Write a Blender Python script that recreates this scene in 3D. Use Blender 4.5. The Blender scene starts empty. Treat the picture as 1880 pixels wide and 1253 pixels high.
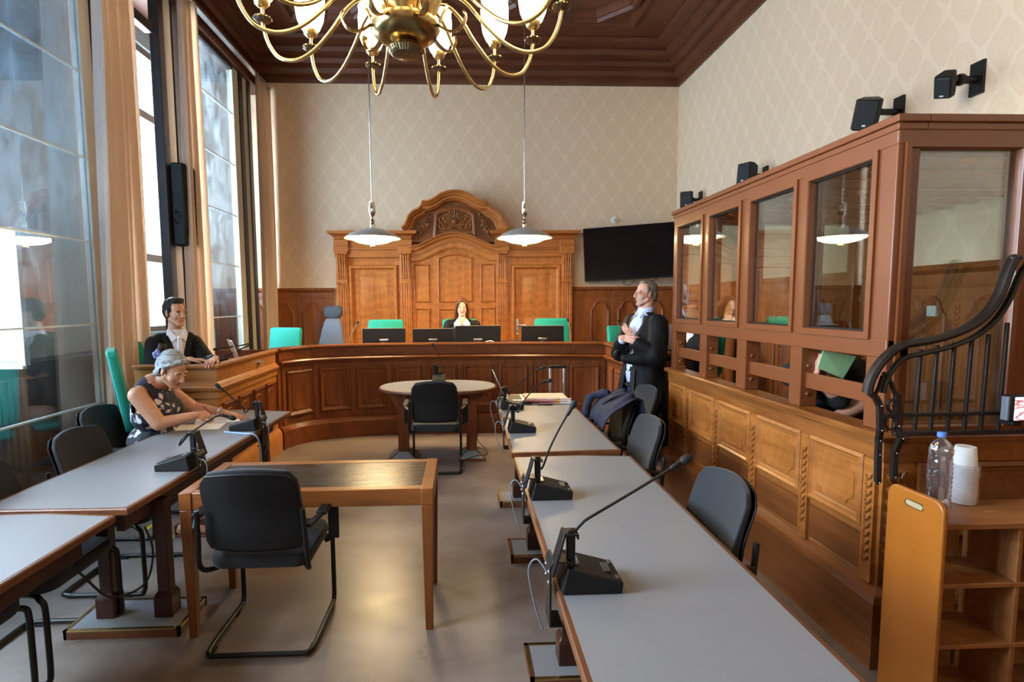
import bpy, bmesh, math, random
from math import sin, cos, pi, radians as RAD, sqrt, atan2
from mathutils import Vector, Matrix, Euler, noise
import numpy as np
random.seed(7)
SC = bpy.context.scene
COL = SC.collection
# ---------------------------------------------------------------- survey: the camera station and how a sighted pixel becomes a place
CAM_H, CAM_F, CAM_CX, CAM_CY = 1.64, 1000.0, 888.0, 644.0
YAW = math.atan((CAM_CX - 847) / CAM_F)
PITCH = math.atan((CAM_CY - 557) / CAM_F * cos(YAW))
ROLL = -0.0065
_F = Vector((sin(YAW) * cos(PITCH), cos(YAW) * cos(PITCH), -sin(PITCH)))
_R0 = Vector((cos(YAW), -sin(YAW), 0)); _U0 = _R0.cross(_F)
_R = cos(ROLL) * _R0 + sin(ROLL) * _U0
_U = -sin(ROLL) * _R0 + cos(ROLL) * _U0
CAM_P = Vector((0, 0, CAM_H))
def at(px, py, x=None, y=None, z=None):
    d = _F + (px - CAM_CX) / CAM_F * _R - (py - CAM_CY) / CAM_F * _U
    t = (x - CAM_P.x) / d.x if x is not None else (y - CAM_P.y) / d.y if y is not None else (z - CAM_P.z) / d.z
    return CAM_P + t * d
# ---------------------------------------------------------------- objects
def tag(o, label=None, cat=None, group=None, kind=None):
    if label: o['label'] = label
    if cat: o['category'] = cat
    if group: o['group'] = group
    if kind: o['kind'] = kind
    return o
def thing(name, label, cat, loc=(0, 0, 0), rz=0, group=None):
    o = bpy.data.objects.new(name, None); COL.objects.link(o)
    o.empty_display_size = .1
    o.location = loc; o.rotation_euler = (0, 0, rz)
    return tag(o, label, cat, group)
def copy_thing(root, loc, rz=0, label=None, group=None):
    r = root.copy(); COL.objects.link(r); r.location = loc; r.rotation_euler = (0, 0, rz)
    if label: r['label'] = label
    if group: r['group'] = group
    for ch in list(root.children):
        c = ch.copy(); COL.objects.link(c); c.parent = r
        for g in list(ch.children):
            d = g.copy(); COL.objects.link(d); d.parent = c
    return r
def V(*a): return Vector(a)
class MB:
    def __init__(s): s.v = []; s.f = []
    def add(s, vs, fs):
        n = len(s.v); s.v += [tuple(v) for v in vs]; s.f += [tuple(i + n for i in f) for f in fs]; return s
    def box(s, x0, x1, y0, y1, z0, z1, m=None):
        vs = [Vector(p) for p in ((x0,y0,z0),(x1,y0,z0),(x1,y1,z0),(x0,y1,z0),(x0,y0,z1),(x1,y0,z1),(x1,y1,z1),(x0,y1,z1))]
        if m is not None: vs = [m @ v for v in vs]
        return s.add(vs, [(0,3,2,1),(4,5,6,7),(0,1,5,4),(1,2,6,5),(2,3,7,6),(3,0,4,7)])
    def hexa(s, b, t):   # bottom quad, top quad (ccw seen from above)
        return s.add(list(b) + list(t), [(0,3,2,1),(4,5,6,7),(0,1,5,4),(1,2,6,5),(2,3,7,6),(3,0,4,7)])
    def bar(s, p0, p1, w, h, up=(0,0,1)):   # rectangular bar along p0-p1
        p0, p1 = Vector(p0), Vector(p1); d = (p1 - p0).normalized(); u = Vector(up)
        r = d.cross(u)
        if r.length < 1e-4: r = d.cross(Vector((0,1,0)))
        r.normalize(); u = r.cross(d)
        a, b = r * w / 2, u * h / 2
        q0 = [p0-a-b, p0+a-b, p0+a+b, p0-a+b]; q1 = [p1-a-b, p1+a-b, p1+a+b, p1-a+b]
        return s.add(q0 + q1, [(3,2,1,0),(4,5,6,7),(0,1,5,4),(1,2,6,5),(2,3,7,6),(3,0,4,7)])
    def rings(s, rings, cap=True, closed=False):
        n = len(rings[0]); base = len(s.v); k = len(rings)
        for r in rings: s.v += [tuple(p) for p in r]
        for i in range(k if closed else k - 1):
            a = base + i * n; b = base + ((i + 1) % k) * n
            for j in range(n):
                j2 = (j + 1) % n
                s.f.append((a + j, a + j2, b + j2, b + j))
        if cap and not closed:
            s.f.append(tuple(base + j for j in range(n - 1, -1, -1)))
            s.f.append(tuple(base + (k - 1) * n + j for j in range(n)))
        return s
    def tube(s, pts, r, n=10, cap=True, closed=False, flat=None):
        pts = [Vector(p) for p in pts]; k = len(pts)
        rs = r if isinstance(r, (list, tuple)) else [r] * k
        T = []
        for i in range(k):
            if closed: t = pts[(i+1) % k] - pts[i-1]
            else: t = pts[min(i+1, k-1)] - pts[max(i-1, 0)]
            T.append(t.normalized() if t.length > 1e-9 else Vector((0,0,1)))
        up = Vector((0,0,1)) if abs(T[0].z) < .9 else Vector((1,0,0))
        u = (up - T[0] * up.dot(T[0])).normalized(); R = []
        for i in range(k):
            u = u - T[i] * u.dot(T[i])
            if u.length < 1e-6: u = T[i].orthogonal()
            u.normalize(); w = T[i].cross(u)
            a, b = (1, 1) if flat is None else flat
            R.append([pts[i] + rs[i] * (a * cos(2*pi*j/n) * u + b * sin(2*pi*j/n) * w) for j in range(n)])
        return s.rings(R, cap, closed)
    def cyl(s, p0, p1, r0, r1=None, n=16): return s.tube([p0, p1], [r0, r0 if r1 is None else r1], n)
    def lathe(s, prof, c=(0,0,0), n=32, m=None, cap=True, ribs=0, ribamp=0):
        R = []
        for (r, z) in prof:
            ring = []
            for j in range(n):
                a = 2*pi*j/n; rr = r * (1 + (ribamp if j % 2 else -ribamp) if ribs else 1)
                p = Vector((rr*cos(a), rr*sin(a), z))
                ring.append((m @ p if m is not None else p) + Vector(c))
            R.append(ring)
        return s.rings(R, cap)
    def ell(s, c, r, rot=None, nu=16, nv=10):
        c = Vector(c); R = []
        for i in range(1, nv):
            t = pi * i / nv - pi/2
            ring = []
            for j in range(nu):
                a = 2*pi*j/nu
                p = Vector((r[0]*cos(t)*cos(a), r[1]*cos(t)*sin(a), r[2]*sin(t)))
                ring.append(c + (rot @ p if rot is not None else p))
            R.append(ring)
        b = len(s.v); s.rings(R, cap=False)
        z0 = Vector((0,0,-r[2])); z1 = Vector((0,0,r[2]))
        s.v.append(tuple(c + (rot @ z0 if rot is not None else z0))); s.v.append(tuple(c + (rot @ z1 if rot is not None else z1)))
        i0, i1 = len(s.v) - 2, len(s.v) - 1; L = b + (nv-2)*nu
        for j in range(nu):
            j2 = (j+1) % nu
            s.f.append((b+j2, b+j, i0)); s.f.append((L+j, L+j2, i1))
        return s
    def capsule(s, p0, r0, p1, r1, n=14):
        p0, p1 = Vector(p0), Vector(p1); d = p1 - p0; L = d.length
        if L < 1e-6: return s.ell(p0, (r0,)*3)
        t = d / L; pts = []; rs = []
        for k in range(5): a = pi/2*(k+.12)/5; pts.append(p0 - t*r0*cos(a)); rs.append(r0*sin(a))
        for k in range(5): f = k/4; pts.append(p0 + d*f); rs.append(r0+(r1-r0)*f)
        for k in range(4, -1, -1): a = pi/2*(k+.12)/5; pts.append(p1 + t*r1*cos(a)); rs.append(r1*sin(a))
        return s.tube(pts, rs, n)
    def prism(s, poly, d0, d1, m=None):   # poly in local xz, thickness along y from d0 to d1
        n = len(poly)
        vs = [Vector((p[0], d0, p[1])) for p in poly] + [Vector((p[0], d1, p[1])) for p in poly]
        if m is not None: vs = [m @ v for v in vs]
        return s.add(vs, [tuple(range(n)), tuple(range(2*n-1, n-1, -1))] + [(j, j+n, (j+1) % n + n, (j+1) % n) for j in range(n)])
    def zprism(s, poly, z0, z1):
        n = len(poly)
        vs = [(p[0], p[1], z0) for p in poly] + [(p[0], p[1], z1) for p in poly]
        return s.add(vs, [tuple(range(n-1, -1, -1)), tuple(range(n, 2*n))] + [(j, (j+1) % n, (j+1) % n + n, j+n) for j in range(n)])
    def sweep(s, prof, path, closed=False, cap=True):   # prof: (offset to the left of travel, z); path in xy
        P = [Vector((p[0], p[1])) for p in path]; k = len(P); rings = []
        for i in range(k):
            a = P[i-1] if (closed or i > 0) else None; b = P[(i+1) % k] if (closed or i < k-1) else None
            d0 = (P[i]-a).normalized() if a is not None else None; d1 = (b-P[i]).normalized() if b is not None else None
            if d0 is None: d0 = d1
            if d1 is None: d1 = d0
            n0 = Vector((-d0.y, d0.x)); n1 = Vector((-d1.y, d1.x)); m = (n0 + n1)
            m = m / max(.15, 1 + n0.dot(n1))
            rings.append([Vector((P[i].x + m.x*o, P[i].y + m.y*o, z)) for (o, z) in prof])
        return s.rings(rings, cap, closed)
    def panel(s, poly, prof, M, fill=True):   # poly ccw in (u,v); prof: (inset, height); M maps (u,v,h) to place
        n = len(poly); base = len(s.v)
        P = [Vector(p) for p in poly]
        ms = []
        for i in range(n):
            d0 = (P[i]-P[i-1]).normalized(); d1 = (P[(i+1) % n]-P[i]).normalized()
            n0 = Vector((-d0.y, d0.x)); n1 = Vector((-d1.y, d1.x)); ms.append((n0+n1) / max(.3, 1+n0.dot(n1)))
        for (ins, h) in prof:
            for i in range(n):
                q = P[i] + ms[i]*ins
                s.v.append(tuple(M @ Vector((q.x, q.y, h))))
        for k in range(len(prof)-1):
            for j in range(n):
                j2 = (j+1) % n
                s.f.append((base+k*n+j, base+k*n+j2, base+(k+1)*n+j2, base+(k+1)*n+j))
        if fill: s.f.append(tuple(base+(len(prof)-1)*n+j for j in range(n)))
        return s
    def build(s, name, mat, parent=None, smooth=False, bevel=0, seg=2, world=False, mods=None):
        me = bpy.data.meshes.new(name)
        vs = s.v
        if world and parent is not None:
            mi = parent_matrix(parent).inverted(); vs = [tuple(mi @ Vector(v)) for v in vs]
        me.from_pydata(vs, [], s.f); me.validate(); 
        bm = bmesh.new(); bm.from_mesh(me); bmesh.ops.recalc_face_normals(bm, faces=bm.faces); bm.to_mesh(me); bm.free()
        for m in (mat if isinstance(mat, (list, tuple)) else [mat]): me.materials.append(m)
        o = bpy.data.objects.new(name, me); COL.objects.link(o)
        if parent is not None: o.parent = parent
        if smooth:
            me.shade_smooth(); me.set_sharp_from_angle(angle=RAD(38 if smooth is True else smooth))
        if bevel:
            b = o.modifiers.new('Bevel', 'BEVEL'); b.width = bevel; b.segments = seg; b.limit_method = 'ANGLE'; b.angle_limit = RAD(40)
            b.harden_normals = False
            me.shade_smooth(); me.set_sharp_from_angle(angle=RAD(40))
        return o
def parent_matrix(p):
    M = Matrix.Translation(p.location) @ p.rotation_euler.to_matrix().to_4x4()
    return parent_matrix(p.parent) @ M if p.parent else M
def crv(pts, n=6):   # Catmull-Rom through points
    P = [Vector(p) for p in pts]; out = []
    for i in range(len(P)-1):
        p0 = P[max(i-1, 0)]; p1 = P[i]; p2 = P[i+1]; p3 = P[min(i+2, len(P)-1)]
        for k in range(n):
            t = k/n
            out.append(.5*((2*p1)+(-p0+p2)*t+(2*p0-5*p1+4*p2-p3)*t*t+(-p0+3*p1-3*p2+p3)*t**3))
    out.append(P[-1]); return out
def arc(cx, cz, r, a0, a1, n=12):
    return [(cx + r*cos(RAD(a0+(a1-a0)*i/n)), cz + r*sin(RAD(a0+(a1-a0)*i/n))) for i in range(n+1)]
def rrect(x0, x1, y0, y1, r, n=5):
    return arc(x1-r, y0+r, r, -90, 0, n) + arc(x1-r, y1-r, r, 0, 90, n) + arc(x0+r, y1-r, r, 90, 180, n) + arc(x0+r, y0+r, r, 180, 270, n)
def frameM(o, u, v):   # maps (u,v,h) with h along u x v
    u = Vector(u).normalized(); v = Vector(v).normalized(); w = u.cross(v)
    M = Matrix.Identity(4)
    for i in range(3): M[i][0] = u[i]; M[i][1] = v[i]; M[i][2] = w[i]; M[i][3] = o[i]
    return M
# ---------------------------------------------------------------- materials
def srgb(r, g, b):
    f = lambda c: (c/255/12.92) if c/255 <= .04045 else ((c/255+.055)/1.055)**2.4
    return (f(r), f(g), f(b), 1)
class N:
    def __init__(s, name):
        s.m = bpy.data.materials.new(name); s.m.use_nodes = True; s.t = s.m.node_tree
        s.b = s.t.nodes['Principled BSDF']; s.o = s.t.nodes['Material Output']
    def n(s, ty, **k):
        x = s.t.nodes.new(ty)
        for a, v in k.items():
            if a.startswith('i_'):
                key = a[2:]; key = int(key) if key.isdigit() else key.replace('_', ' ')
                if hasattr(v, 'is_output'): s.t.links.new(v, x.inputs[key])
                else: x.inputs[key].default_value = v
            else: setattr(x, a, v)
        return x
    def l(s, a, b): s.t.links.new(a, b)
    def coord(s, which='Object', scale=(1,1,1), rot=(0,0,0)):
        tc = s.n('ShaderNodeTexCoord'); mp = s.n('ShaderNodeMapping', i_Vector=tc.outputs[which])
        mp.inputs['Scale'].default_value = scale; mp.inputs['Rotation'].default_value = rot
        return mp.outputs['Vector']
    def ramp(s, fac, stops):
        r = s.n('ShaderNodeValToRGB', i_Fac=fac); e = r.color_ramp.elements
        while len(e) < len(stops): e.new(.5)
        for x, (p, c) in zip(e, stops): x.position = p; x.color = c
        return r.outputs['Color']
    def math(s, op, a, b=0.0, c=0.0):
        x = s.n('ShaderNodeMath', operation=op)
        for i, v in enumerate((a, b, c)):
            if hasattr(v, 'is_output'): s.l(v, x.inputs[i])
            else: x.inputs[i].default_value = v
        return x.outputs[0]
    def bump(s, h, strength=.2, dist=.01):
        b = s.n('ShaderNodeBump', i_Height=h); b.inputs['Strength'].default_value = strength; b.inputs['Distance'].default_value = dist
        s.l(b.outputs['Normal'], s.b.inputs['Normal'])
    def mixc(s, f, a, b):
        x = s.n('ShaderNodeMix', data_type='RGBA')
        for key, v in ((0, f), (6, a), (7, b)):
            if hasattr(v, 'is_output'): s.l(v, x.inputs[key])
            else: x.inputs[key].default_value = v
        return x.outputs[2]
def plain(name, c, rough=.5, metal=0, spec=.5, var=.0, scale=30, bump=0, coat=0, sheen=0):
    n = N(name); b = n.b
    b.inputs['Roughness'].default_value = rough; b.inputs['Metallic'].default_value = metal
    b.inputs['Specular IOR Level'].default_value = spec; b.inputs['Coat Weight'].default_value = coat
    b.inputs['Sheen Weight'].default_value = sheen
    nz = n.n('ShaderNodeTexNoise', i_Vector=n.coord(), i_Scale=scale, i_Detail=4.0)
    v = var or .06
    lo = tuple(x*(1-v) for x in c[:3])+(1,); hi = tuple(min(1, x*(1+v)) for x in c[:3])+(1,)
    n.l(n.ramp(nz.outputs['Fac'], [(.3, lo), (.7, hi)]), b.inputs['Base Color'])
    if bump: n.bump(nz.outputs['Fac'], bump, .004)
    return n.m
def wood(name, c1, c2, axis='Z', rough=.35, scale=1.0, fig=0, worn=None, coat=.0, spec=.4):
    n = N(name); sc = [14*scale]*3; sc['XYZ'.index(axis)] = 1.1*scale
    co = n.coord('Object', tuple(sc))
    a = n.n('ShaderNodeTexNoise', i_Vector=co, i_Scale=1.0, i_Detail=6.0, i_Roughness=.62, i_Distortion=.5)
    sc2 = [90*scale]*3; sc2['XYZ'.index(axis)] = 4*scale
    fine = n.n('ShaderNodeTexNoise', i_Vector=n.coord('Object', tuple(sc2)), i_Scale=1.0, i_Detail=3.0)
    big = n.n('ShaderNodeTexNoise', i_Vector=n.coord('Object', (1.3, 1.3, 1.3)), i_Scale=1.0, i_Detail=2.0)
    f = n.math('ADD', n.math('MULTIPLY', a.outputs['Fac'], .6), n.math('MULTIPLY', fine.outputs['Fac'], .22))
    f = n.math('ADD', f, n.math('MULTIPLY', big.outputs['Fac'], .24))
    if fig:
        sw = n.n('ShaderNodeTexWave', i_Vector=n.coord('Object', (3.2, 3.2, 1.4)), wave_type='RINGS', i_Scale=1.6, i_Distortion=9.0, i_Detail=3.0, i_Detail_Scale=1.2)
        f = n.math('ADD', f, n.math('MULTIPLY', n.math('SUBTRACT', sw.outputs['Fac'], .5), fig))
    col = n.ramp(f, [(.36, c2), (.52, tuple((x+y)/2 for x, y in zip(c1, c2))), (.68, c1)])
    if worn:
        w = n.n('ShaderNodeTexNoise', i_Vector=n.coord('Object', (2, 2, 2)), i_Scale=2.2, i_Detail=7.0)
        col = n.mixc(n.math('MULTIPLY', n.math('GREATER_THAN', w.outputs['Fac'], .6), .35), col, worn)
    n.l(col, n.b.inputs['Base Color'])
    n.b.inputs['Roughness'].default_value = rough; n.b.inputs['Specular IOR Level'].default_value = spec
    n.b.inputs['Coat Weight'].default_value = coat; n.b.inputs['Coat Roughness'].default_value = .15
    n.bump(fine.outputs['Fac'], .12, .003)
    return n.m
def emit(name, c, s):
    n = N(name); n.b.inputs['Base Color'].default_value = (.8, .8, .8, 1)
    n.b.inputs['Emission Color'].default_value = c; n.b.inputs['Emission Strength'].default_value = s
    return n.m
def glass(name, tint, refl=2.0, base=.02, haze=0, hazecol=(.6,.7,.8,1), streak=0, rough=0.0, zfade=None):
    n = N(name); t = n.t; t.nodes.remove(n.b)
    fr = n.n('ShaderNodeFresnel'); ge = n.n('ShaderNodeNewGeometry'); n.l(n.math('MULTIPLY_ADD', ge.outputs['Backfacing'], 1/1.5-1.5, 1.5), fr.inputs['IOR'])
    fac = n.math('MINIMUM', n.math('ADD', n.math('MULTIPLY', fr.outputs[0], refl), base), 1.0)
    tr = n.n('ShaderNodeBsdfTransparent'); tr.inputs[0].default_value = tint
    gl = n.n('ShaderNodeBsdfGlossy'); gl.inputs['Roughness'].default_value = rough; gl.inputs['Color'].default_value = (1,1,1,1)
    mx = n.n('ShaderNodeMixShader'); n.l(fac, mx.inputs[0])
    body = tr.outputs[0]
    if haze:
        df = n.n('ShaderNodeBsdfTranslucent'); df.inputs[0].default_value = hazecol
        d2 = n.n('ShaderNodeBsdfDiffuse'); d2.inputs[0].default_value = hazecol
        m0 = n.n('ShaderNodeMixShader'); m0.inputs[0].default_value = .5; n.l(df.outputs[0], m0.inputs[1]); n.l(d2.outputs[0], m0.inputs[2])
        m1 = n.n('ShaderNodeMixShader')
        if streak:
            s1 = n.n('ShaderNodeTexNoise', i_Vector=n.coord('Object', (1, 2.2, 1.2), (.5, 0, 0)), i_Scale=2.0, i_Detail=6.0, i_Distortion=1.2)
            hz = n.math('MULTIPLY', n.ramp(s1.outputs['Fac'], [(.38, (0,0,0,1)), (.75, (1,1,1,1))]), streak)
            hz = n.math('ADD', hz, haze)
            if zfade:
                sp = n.n('ShaderNodeSeparateXYZ'); tc = n.n('ShaderNodeTexCoord'); n.l(tc.outputs['Object'], sp.inputs[0])
                mr = n.n('ShaderNodeMapRange', interpolation_type='SMOOTHSTEP', i_Value=sp.outputs['Z']); mr.inputs[1].default_value = zfade[0]; mr.inputs[2].default_value = zfade[1]; mr.inputs[3].default_value = .06
                hz = n.math('MULTIPLY', hz, mr.outputs[0])
            n.l(hz, m1.inputs[0])
        else: m1.inputs[0].default_value = haze
        n.l(tr.outputs[0], m1.inputs[1]); n.l(m0.outputs[0], m1.inputs[2]); body = m1.outputs[0]
    n.l(body, mx.inputs[1]); n.l(gl.outputs[0], mx.inputs[2]); n.l(mx.outputs[0], n.o.inputs['Surface'])
    return n.m
SKY, EXPO = 40.0, 0.5
# ================================================================ materials
W_PORTAL = wood('oak_portal', srgb(206,126,56), srgb(160,90,36), 'Z', .42, 1, fig=.10, coat=.05)
W_PORTAL_H = wood('oak_portal_across', srgb(196,118,52), srgb(150,82,34), 'X', .42)
W_CARVE = wood('oak_carved', srgb(156,92,46), srgb(112,62,28), 'Z', .4)
W_WAIN = wood('oak_wainscot', srgb(156,90,42), srgb(108,58,26), 'Z', .42)
W_BENCH = wood('oak_bench', srgb(138,76,34), srgb(88,42,16), 'Z', .38)
W_BENCH_H = wood('oak_bench_across', srgb(134,73,33), srgb(86,42,16), 'X', .35)
W_DESK = wood('oak_desk', srgb(184,122,64), srgb(146,90,42), 'X', .36)
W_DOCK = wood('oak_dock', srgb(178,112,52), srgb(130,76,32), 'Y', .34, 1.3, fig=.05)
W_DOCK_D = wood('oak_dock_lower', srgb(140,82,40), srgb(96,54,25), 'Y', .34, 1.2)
W_DOCK_H = wood('oak_dock_rail', srgb(160,98,46), srgb(96,52,22), 'Y', .3)
W_DARK = wood('dark_wood', srgb(70,36,22), srgb(40,20,12), 'Z', .4)
W_EDGE = wood('table_edge_wood', srgb(118,72,42), srgb(80,46,27), 'Y', .38)
W_TABLE = wood('teak_table', srgb(152,92,42), srgb(106,60,26), 'X', .32)
W_TLEG = wood('teak_leg', srgb(140,82,38), srgb(98,54,23), 'Z', .34)
W_ORANGE = plain('orange_varnish', srgb(158,92,25), .35, var=.05, scale=3)
W_SHELF = wood('shelf_wood', srgb(166,108,56), srgb(122,74,36), 'X', .5, worn=srgb(176,140,104))
W_CEIL = wood('ceiling_wood', srgb(104,58,35), srgb(70,37,22), 'Y', .42)
W_CEILX = wood('ceiling_wood_across', srgb(100,55,33), srgb(66,35,21), 'X', .42)
TOP_GREY = plain('grey_linoleum_top', srgb(128,128,130), .42, var=.03, scale=200)
BRASS = plain('brass', (.62,.46,.20,1), .26, 1, var=.1, scale=12)
BRASS_D = plain('bronze', (.20,.15,.09,1), .3, 1, var=.1)
STEEL = plain('steel', (.6,.6,.62,1), .25, 1)
SATIN_ST = plain('satin_nickel', (.62,.61,.60,1), .38, .35)
ALU = plain('aluminium', (.75,.76,.78,1), .35, 1)
BLACK_MET = plain('black_metal', srgb(26,24,24), .38, .3)
IRON = plain('wrought_iron', srgb(48,40,36), .42, .5, var=.15, bump=.1)
BLK_FAB = plain('black_fabric', srgb(22,24,30), .85, var=.15, scale=400, bump=.15, sheen=.15)
BLK_PLAS = plain('black_plastic', srgb(16,16,18), .5, spec=.35)
GRN_FAB = plain('green_fabric', srgb(16,150,130), .8, var=.08, scale=300, bump=.1, sheen=.1)
GRY_FAB = plain('grey_fabric', srgb(96,100,110), .8, var=.08, scale=300, sheen=.1)
GRY_PLAS = plain('grey_plastic', srgb(110,114,124), .5)
ROBE = plain('robe_cloth', srgb(11,10,12), .7, var=.2, scale=20, bump=.1, spec=.25)
SATIN = plain('satin_facing', srgb(20,19,22), .5, spec=.3)
VELVET = plain('velvet_facing', srgb(12,11,12), .9)
WHITE_CL = plain('white_cotton', srgb(232,230,234), .75, var=.03)
BLUE_SH = plain('light_blue_shirt', srgb(196,206,232), .75, var=.04, scale=120)
NAVY = plain('navy_trouser', srgb(30,48,92), .75, var=.1)
NAVY_J = plain('navy_jacket', srgb(20,26,50), .8, var=.12, scale=60)
CURTAIN = None
PAPER = plain('paper', srgb(240,238,236), .7, var=.01)
BOOTH = plain('booth_paint', srgb(118,66,34), .34, .0, var=.04, scale=4, coat=.1)
TVSCR = plain('tv_screen', srgb(12,13,17), .12, spec=.6)
SCREEN_B = plain('monitor_back', srgb(20,19,20), .4)
RUBBER = plain('rubber', srgb(16,16,16), .7)
RED = plain('red_folder', srgb(200,40,46), .5)
YELLOW = plain('yellow_tape', srgb(222,196,60), .5)
GREEN_CARD = plain('green_card', srgb(158,206,150), .7, var=.03)
CREAM = plain('cream_plastic', srgb(232,228,222), .4)
BLUE_CAP = plain('blue_cap', srgb(90,130,210), .35)
ALU_POST = plain('beige_post', srgb(206,200,182), .5, var=.03)
DARK_FRAME = plain('dark_frame', srgb(52,47,46), .4, .2)
GREY_WALL = plain('grey_plaster', srgb(150,156,158), .8, var=.06, scale=6)
def curtain_mat():
    n = N('curtain_cloth'); t = n.t; t.nodes.remove(n.b)
    w = n.n('ShaderNodeTexNoise', i_Vector=n.coord('Object', (300, 300, 60)), i_Scale=1.0)
    c = n.ramp(w.outputs['Fac'], [(.3, srgb(240,220,200)), (.7, srgb(248,232,214))])
    d = n.n('ShaderNodeBsdfDiffuse'); tl = n.n('ShaderNodeBsdfTranslucent'); n.l(c, d.inputs[0]); n.l(c, tl.inputs[0])
    m = n.n('ShaderNodeMixShader'); m.inputs[0].default_value = .5; n.l(d.outputs[0], m.inputs[1]); n.l(tl.outputs[0], m.inputs[2]); n.l(m.outputs[0], n.o.inputs[0])
    return n.m
CURTAIN = curtain_mat()
def wallpaper(name, axes):
    n = N(name); tc = n.n('ShaderNodeTexCoord'); sp = n.n('ShaderNodeSeparateXYZ'); n.l(tc.outputs['Object'], sp.inputs[0])
    u = sp.outputs[axes[0]]; v = sp.outputs['Z']
    U = n.math('MULTIPLY', u, 2*pi/.31); Vv = n.math('MULTIPLY', v, 2*pi/.44)
    nz = n.n('ShaderNodeTexNoise', i_Vector=tc.outputs['Object'], i_Scale=9.0, i_Detail=4.0)
    wob = n.math('MULTIPLY', n.math('SUBTRACT', nz.outputs['Fac'], .5), 1.6)
    # ogee lattice: cos u + cos v, contour lines
    f = n.math('ADD', n.math('COSINE', n.math('ADD', U, wob)), n.math('COSINE', n.math('ADD', Vv, wob)))
    band = n.math('ABSOLUTE', f)
    line = n.math('LESS_THAN', band, .28)
    inner = n.math('MULTIPLY', n.math('GREATER_THAN', n.math('SINE', n.math('MULTIPLY', f, 9.0)), .3), n.math('GREATER_THAN', band, .5))
    leaf = n.n('ShaderNodeTexVoronoi', i_Vector=n.coord('Object', (1,1,1)), i_Scale=22.0)
    lf = n.math('MULTIPLY', n.math('LESS_THAN', leaf.outputs['Distance'], .32), .5)
    fac = n.math('MINIMUM', n.math('ADD', n.math('MAXIMUM', line, n.math('MULTIPLY', inner, .3)), n.math('MULTIPLY', lf, .5)), 1)
    c = n.mixc(n.math('MULTIPLY', fac, .42), srgb(216,189,158), srgb(231,210,184))
    n.l(c, n.b.inputs['Base Color']); n.b.inputs['Roughness'].default_value = .62
    n.bump(fac, .08, .002)
    return n.m
WP_BACK = wallpaper('damask_paper', 'X'); WP_SIDE = wallpaper('damask_paper_side', 'Y')
def floor_mat():
    n = N('linoleum_floor')
    a = n.n('ShaderNodeTexNoise', i_Vector=n.coord('Object', (1.2, 2.2, 1)), i_Scale=1.6, i_Detail=8.0, i_Roughness=.6)
    b = n.n('ShaderNodeTexNoise', i_Vector=n.coord('Object', (40, 6, 1)), i_Scale=1.0, i_Detail=5.0, i_Distortion=2.0)
    f = n.math('ADD', n.math('MULTIPLY', a.outputs['Fac'], .92), n.math('MULTIPLY', b.outputs['Fac'], .08))
    c = n.ramp(f, [(.36, srgb(112,99,92)), (.62, srgb(134,121,113))])
    sp = n.n('ShaderNodeSeparateXYZ'); tc = n.n('ShaderNodeTexCoord'); n.l(tc.outputs['Object'], sp.inputs[0])
    seam = n.math('LESS_THAN', n.math('ABSOLUTE', n.math('SUBTRACT', n.math('MODULO', n.math('ADD', sp.outputs['Y'], 20.28), 1.9), .95)), .0025)
    c = n.mixc(n.math('MULTIPLY', seam, .5), c, srgb(70,62,60))
    n.l(c, n.b.inputs['Base Color'])
    r = n.ramp(a.outputs['Fac'], [(.3, (.27,)*3+(1,)), (.7, (.36,)*3+(1,))])
    n.l(r, n.b.inputs['Roughness']); n.b.inputs['Specular IOR Level'].default_value = .55
    n.bump(a.outputs['Fac'], .04, .01)
    return n.m
FLOOR = floor_mat()
def dark_top():
    n = N('black_glass_top')
    s = n.n('ShaderNodeTexNoise', i_Vector=n.coord('Object', (3, 60, 1), (0, 0, .5)), i_Scale=2.0, i_Detail=6.0)
    n.b.inputs['Base Color'].default_value = srgb(22,18,15); n.l(n.ramp(s.outputs['Fac'], [(.35, (.22,)*3+(1,)), (.7, (.34,)*3+(1,))]), n.b.inputs['Roughness'])
    n.b.inputs['Specular IOR Level'].default_value = .5; n.bump(s.outputs['Fac'], .008, .002)
    return n.m
DARK_TOP = dark_top()
GL_BOOTH = glass('booth_glass', (.86,.91,.88,1), 2.4, .02)
GL_PART = glass('partition_glass', (.80,.88,.92,1), 2.6, .03, haze=.05, hazecol=(.62,.68,.70,1), streak=.2, zfade=(1.3, 2.8))  # haze and streaks paint the light on the pane, fading downwards
GL_WIN = glass('leaded_glass', (.96,.98,1,1), 1.5)
GL_BLUE = glass('blue_leaded_glass', (.30,.42,.52,1), 1.5, .02, haze=.3, hazecol=(.55,.7,.8,1))
GL_PLAIN = glass('clear_glass', (.97,.97,.97,1), 1.6)
SHADE = emit('opal_shade', (1,.74,.40,1), 16.0)
SHADE_CORE = emit('lamp_bulb', (1,.80,.5,1), 14.0)
PEND_EM = emit('pendant_diffuser', (1,.72,.36,1), 42.0)
SLAT_GLINT = emit('slat_glint', (1,.98,.94,1), 2.0)  # glow painted for white reflections on the booth slats, no lamp
def plastic_bottle():
    m = glass('bottle_plastic', (.93,.95,.97,1), 4.0, .05, haze=.05, hazecol=(.9,.93,1,1), rough=.02)
    t = m.node_tree; nz = t.nodes.new('ShaderNodeTexNoise'); nz.inputs['Scale'].default_value = 45; tc = t.nodes.new('ShaderNodeTexCoord'); t.links.new(tc.outputs['Object'], nz.inputs['Vector'])
    bp = t.nodes.new('ShaderNodeBump'); bp.inputs['Strength'].default_value = .7; bp.inputs['Distance'].default_value = .01; t.links.new(nz.outputs['Fac'], bp.inputs['Height'])
    for n_ in t.nodes:
        if n_.bl_idname in ('ShaderNodeBsdfGlossy', 'ShaderNodeFresnel'): t.links.new(bp.outputs['Normal'], n_.inputs['Normal'])
    return m
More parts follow.
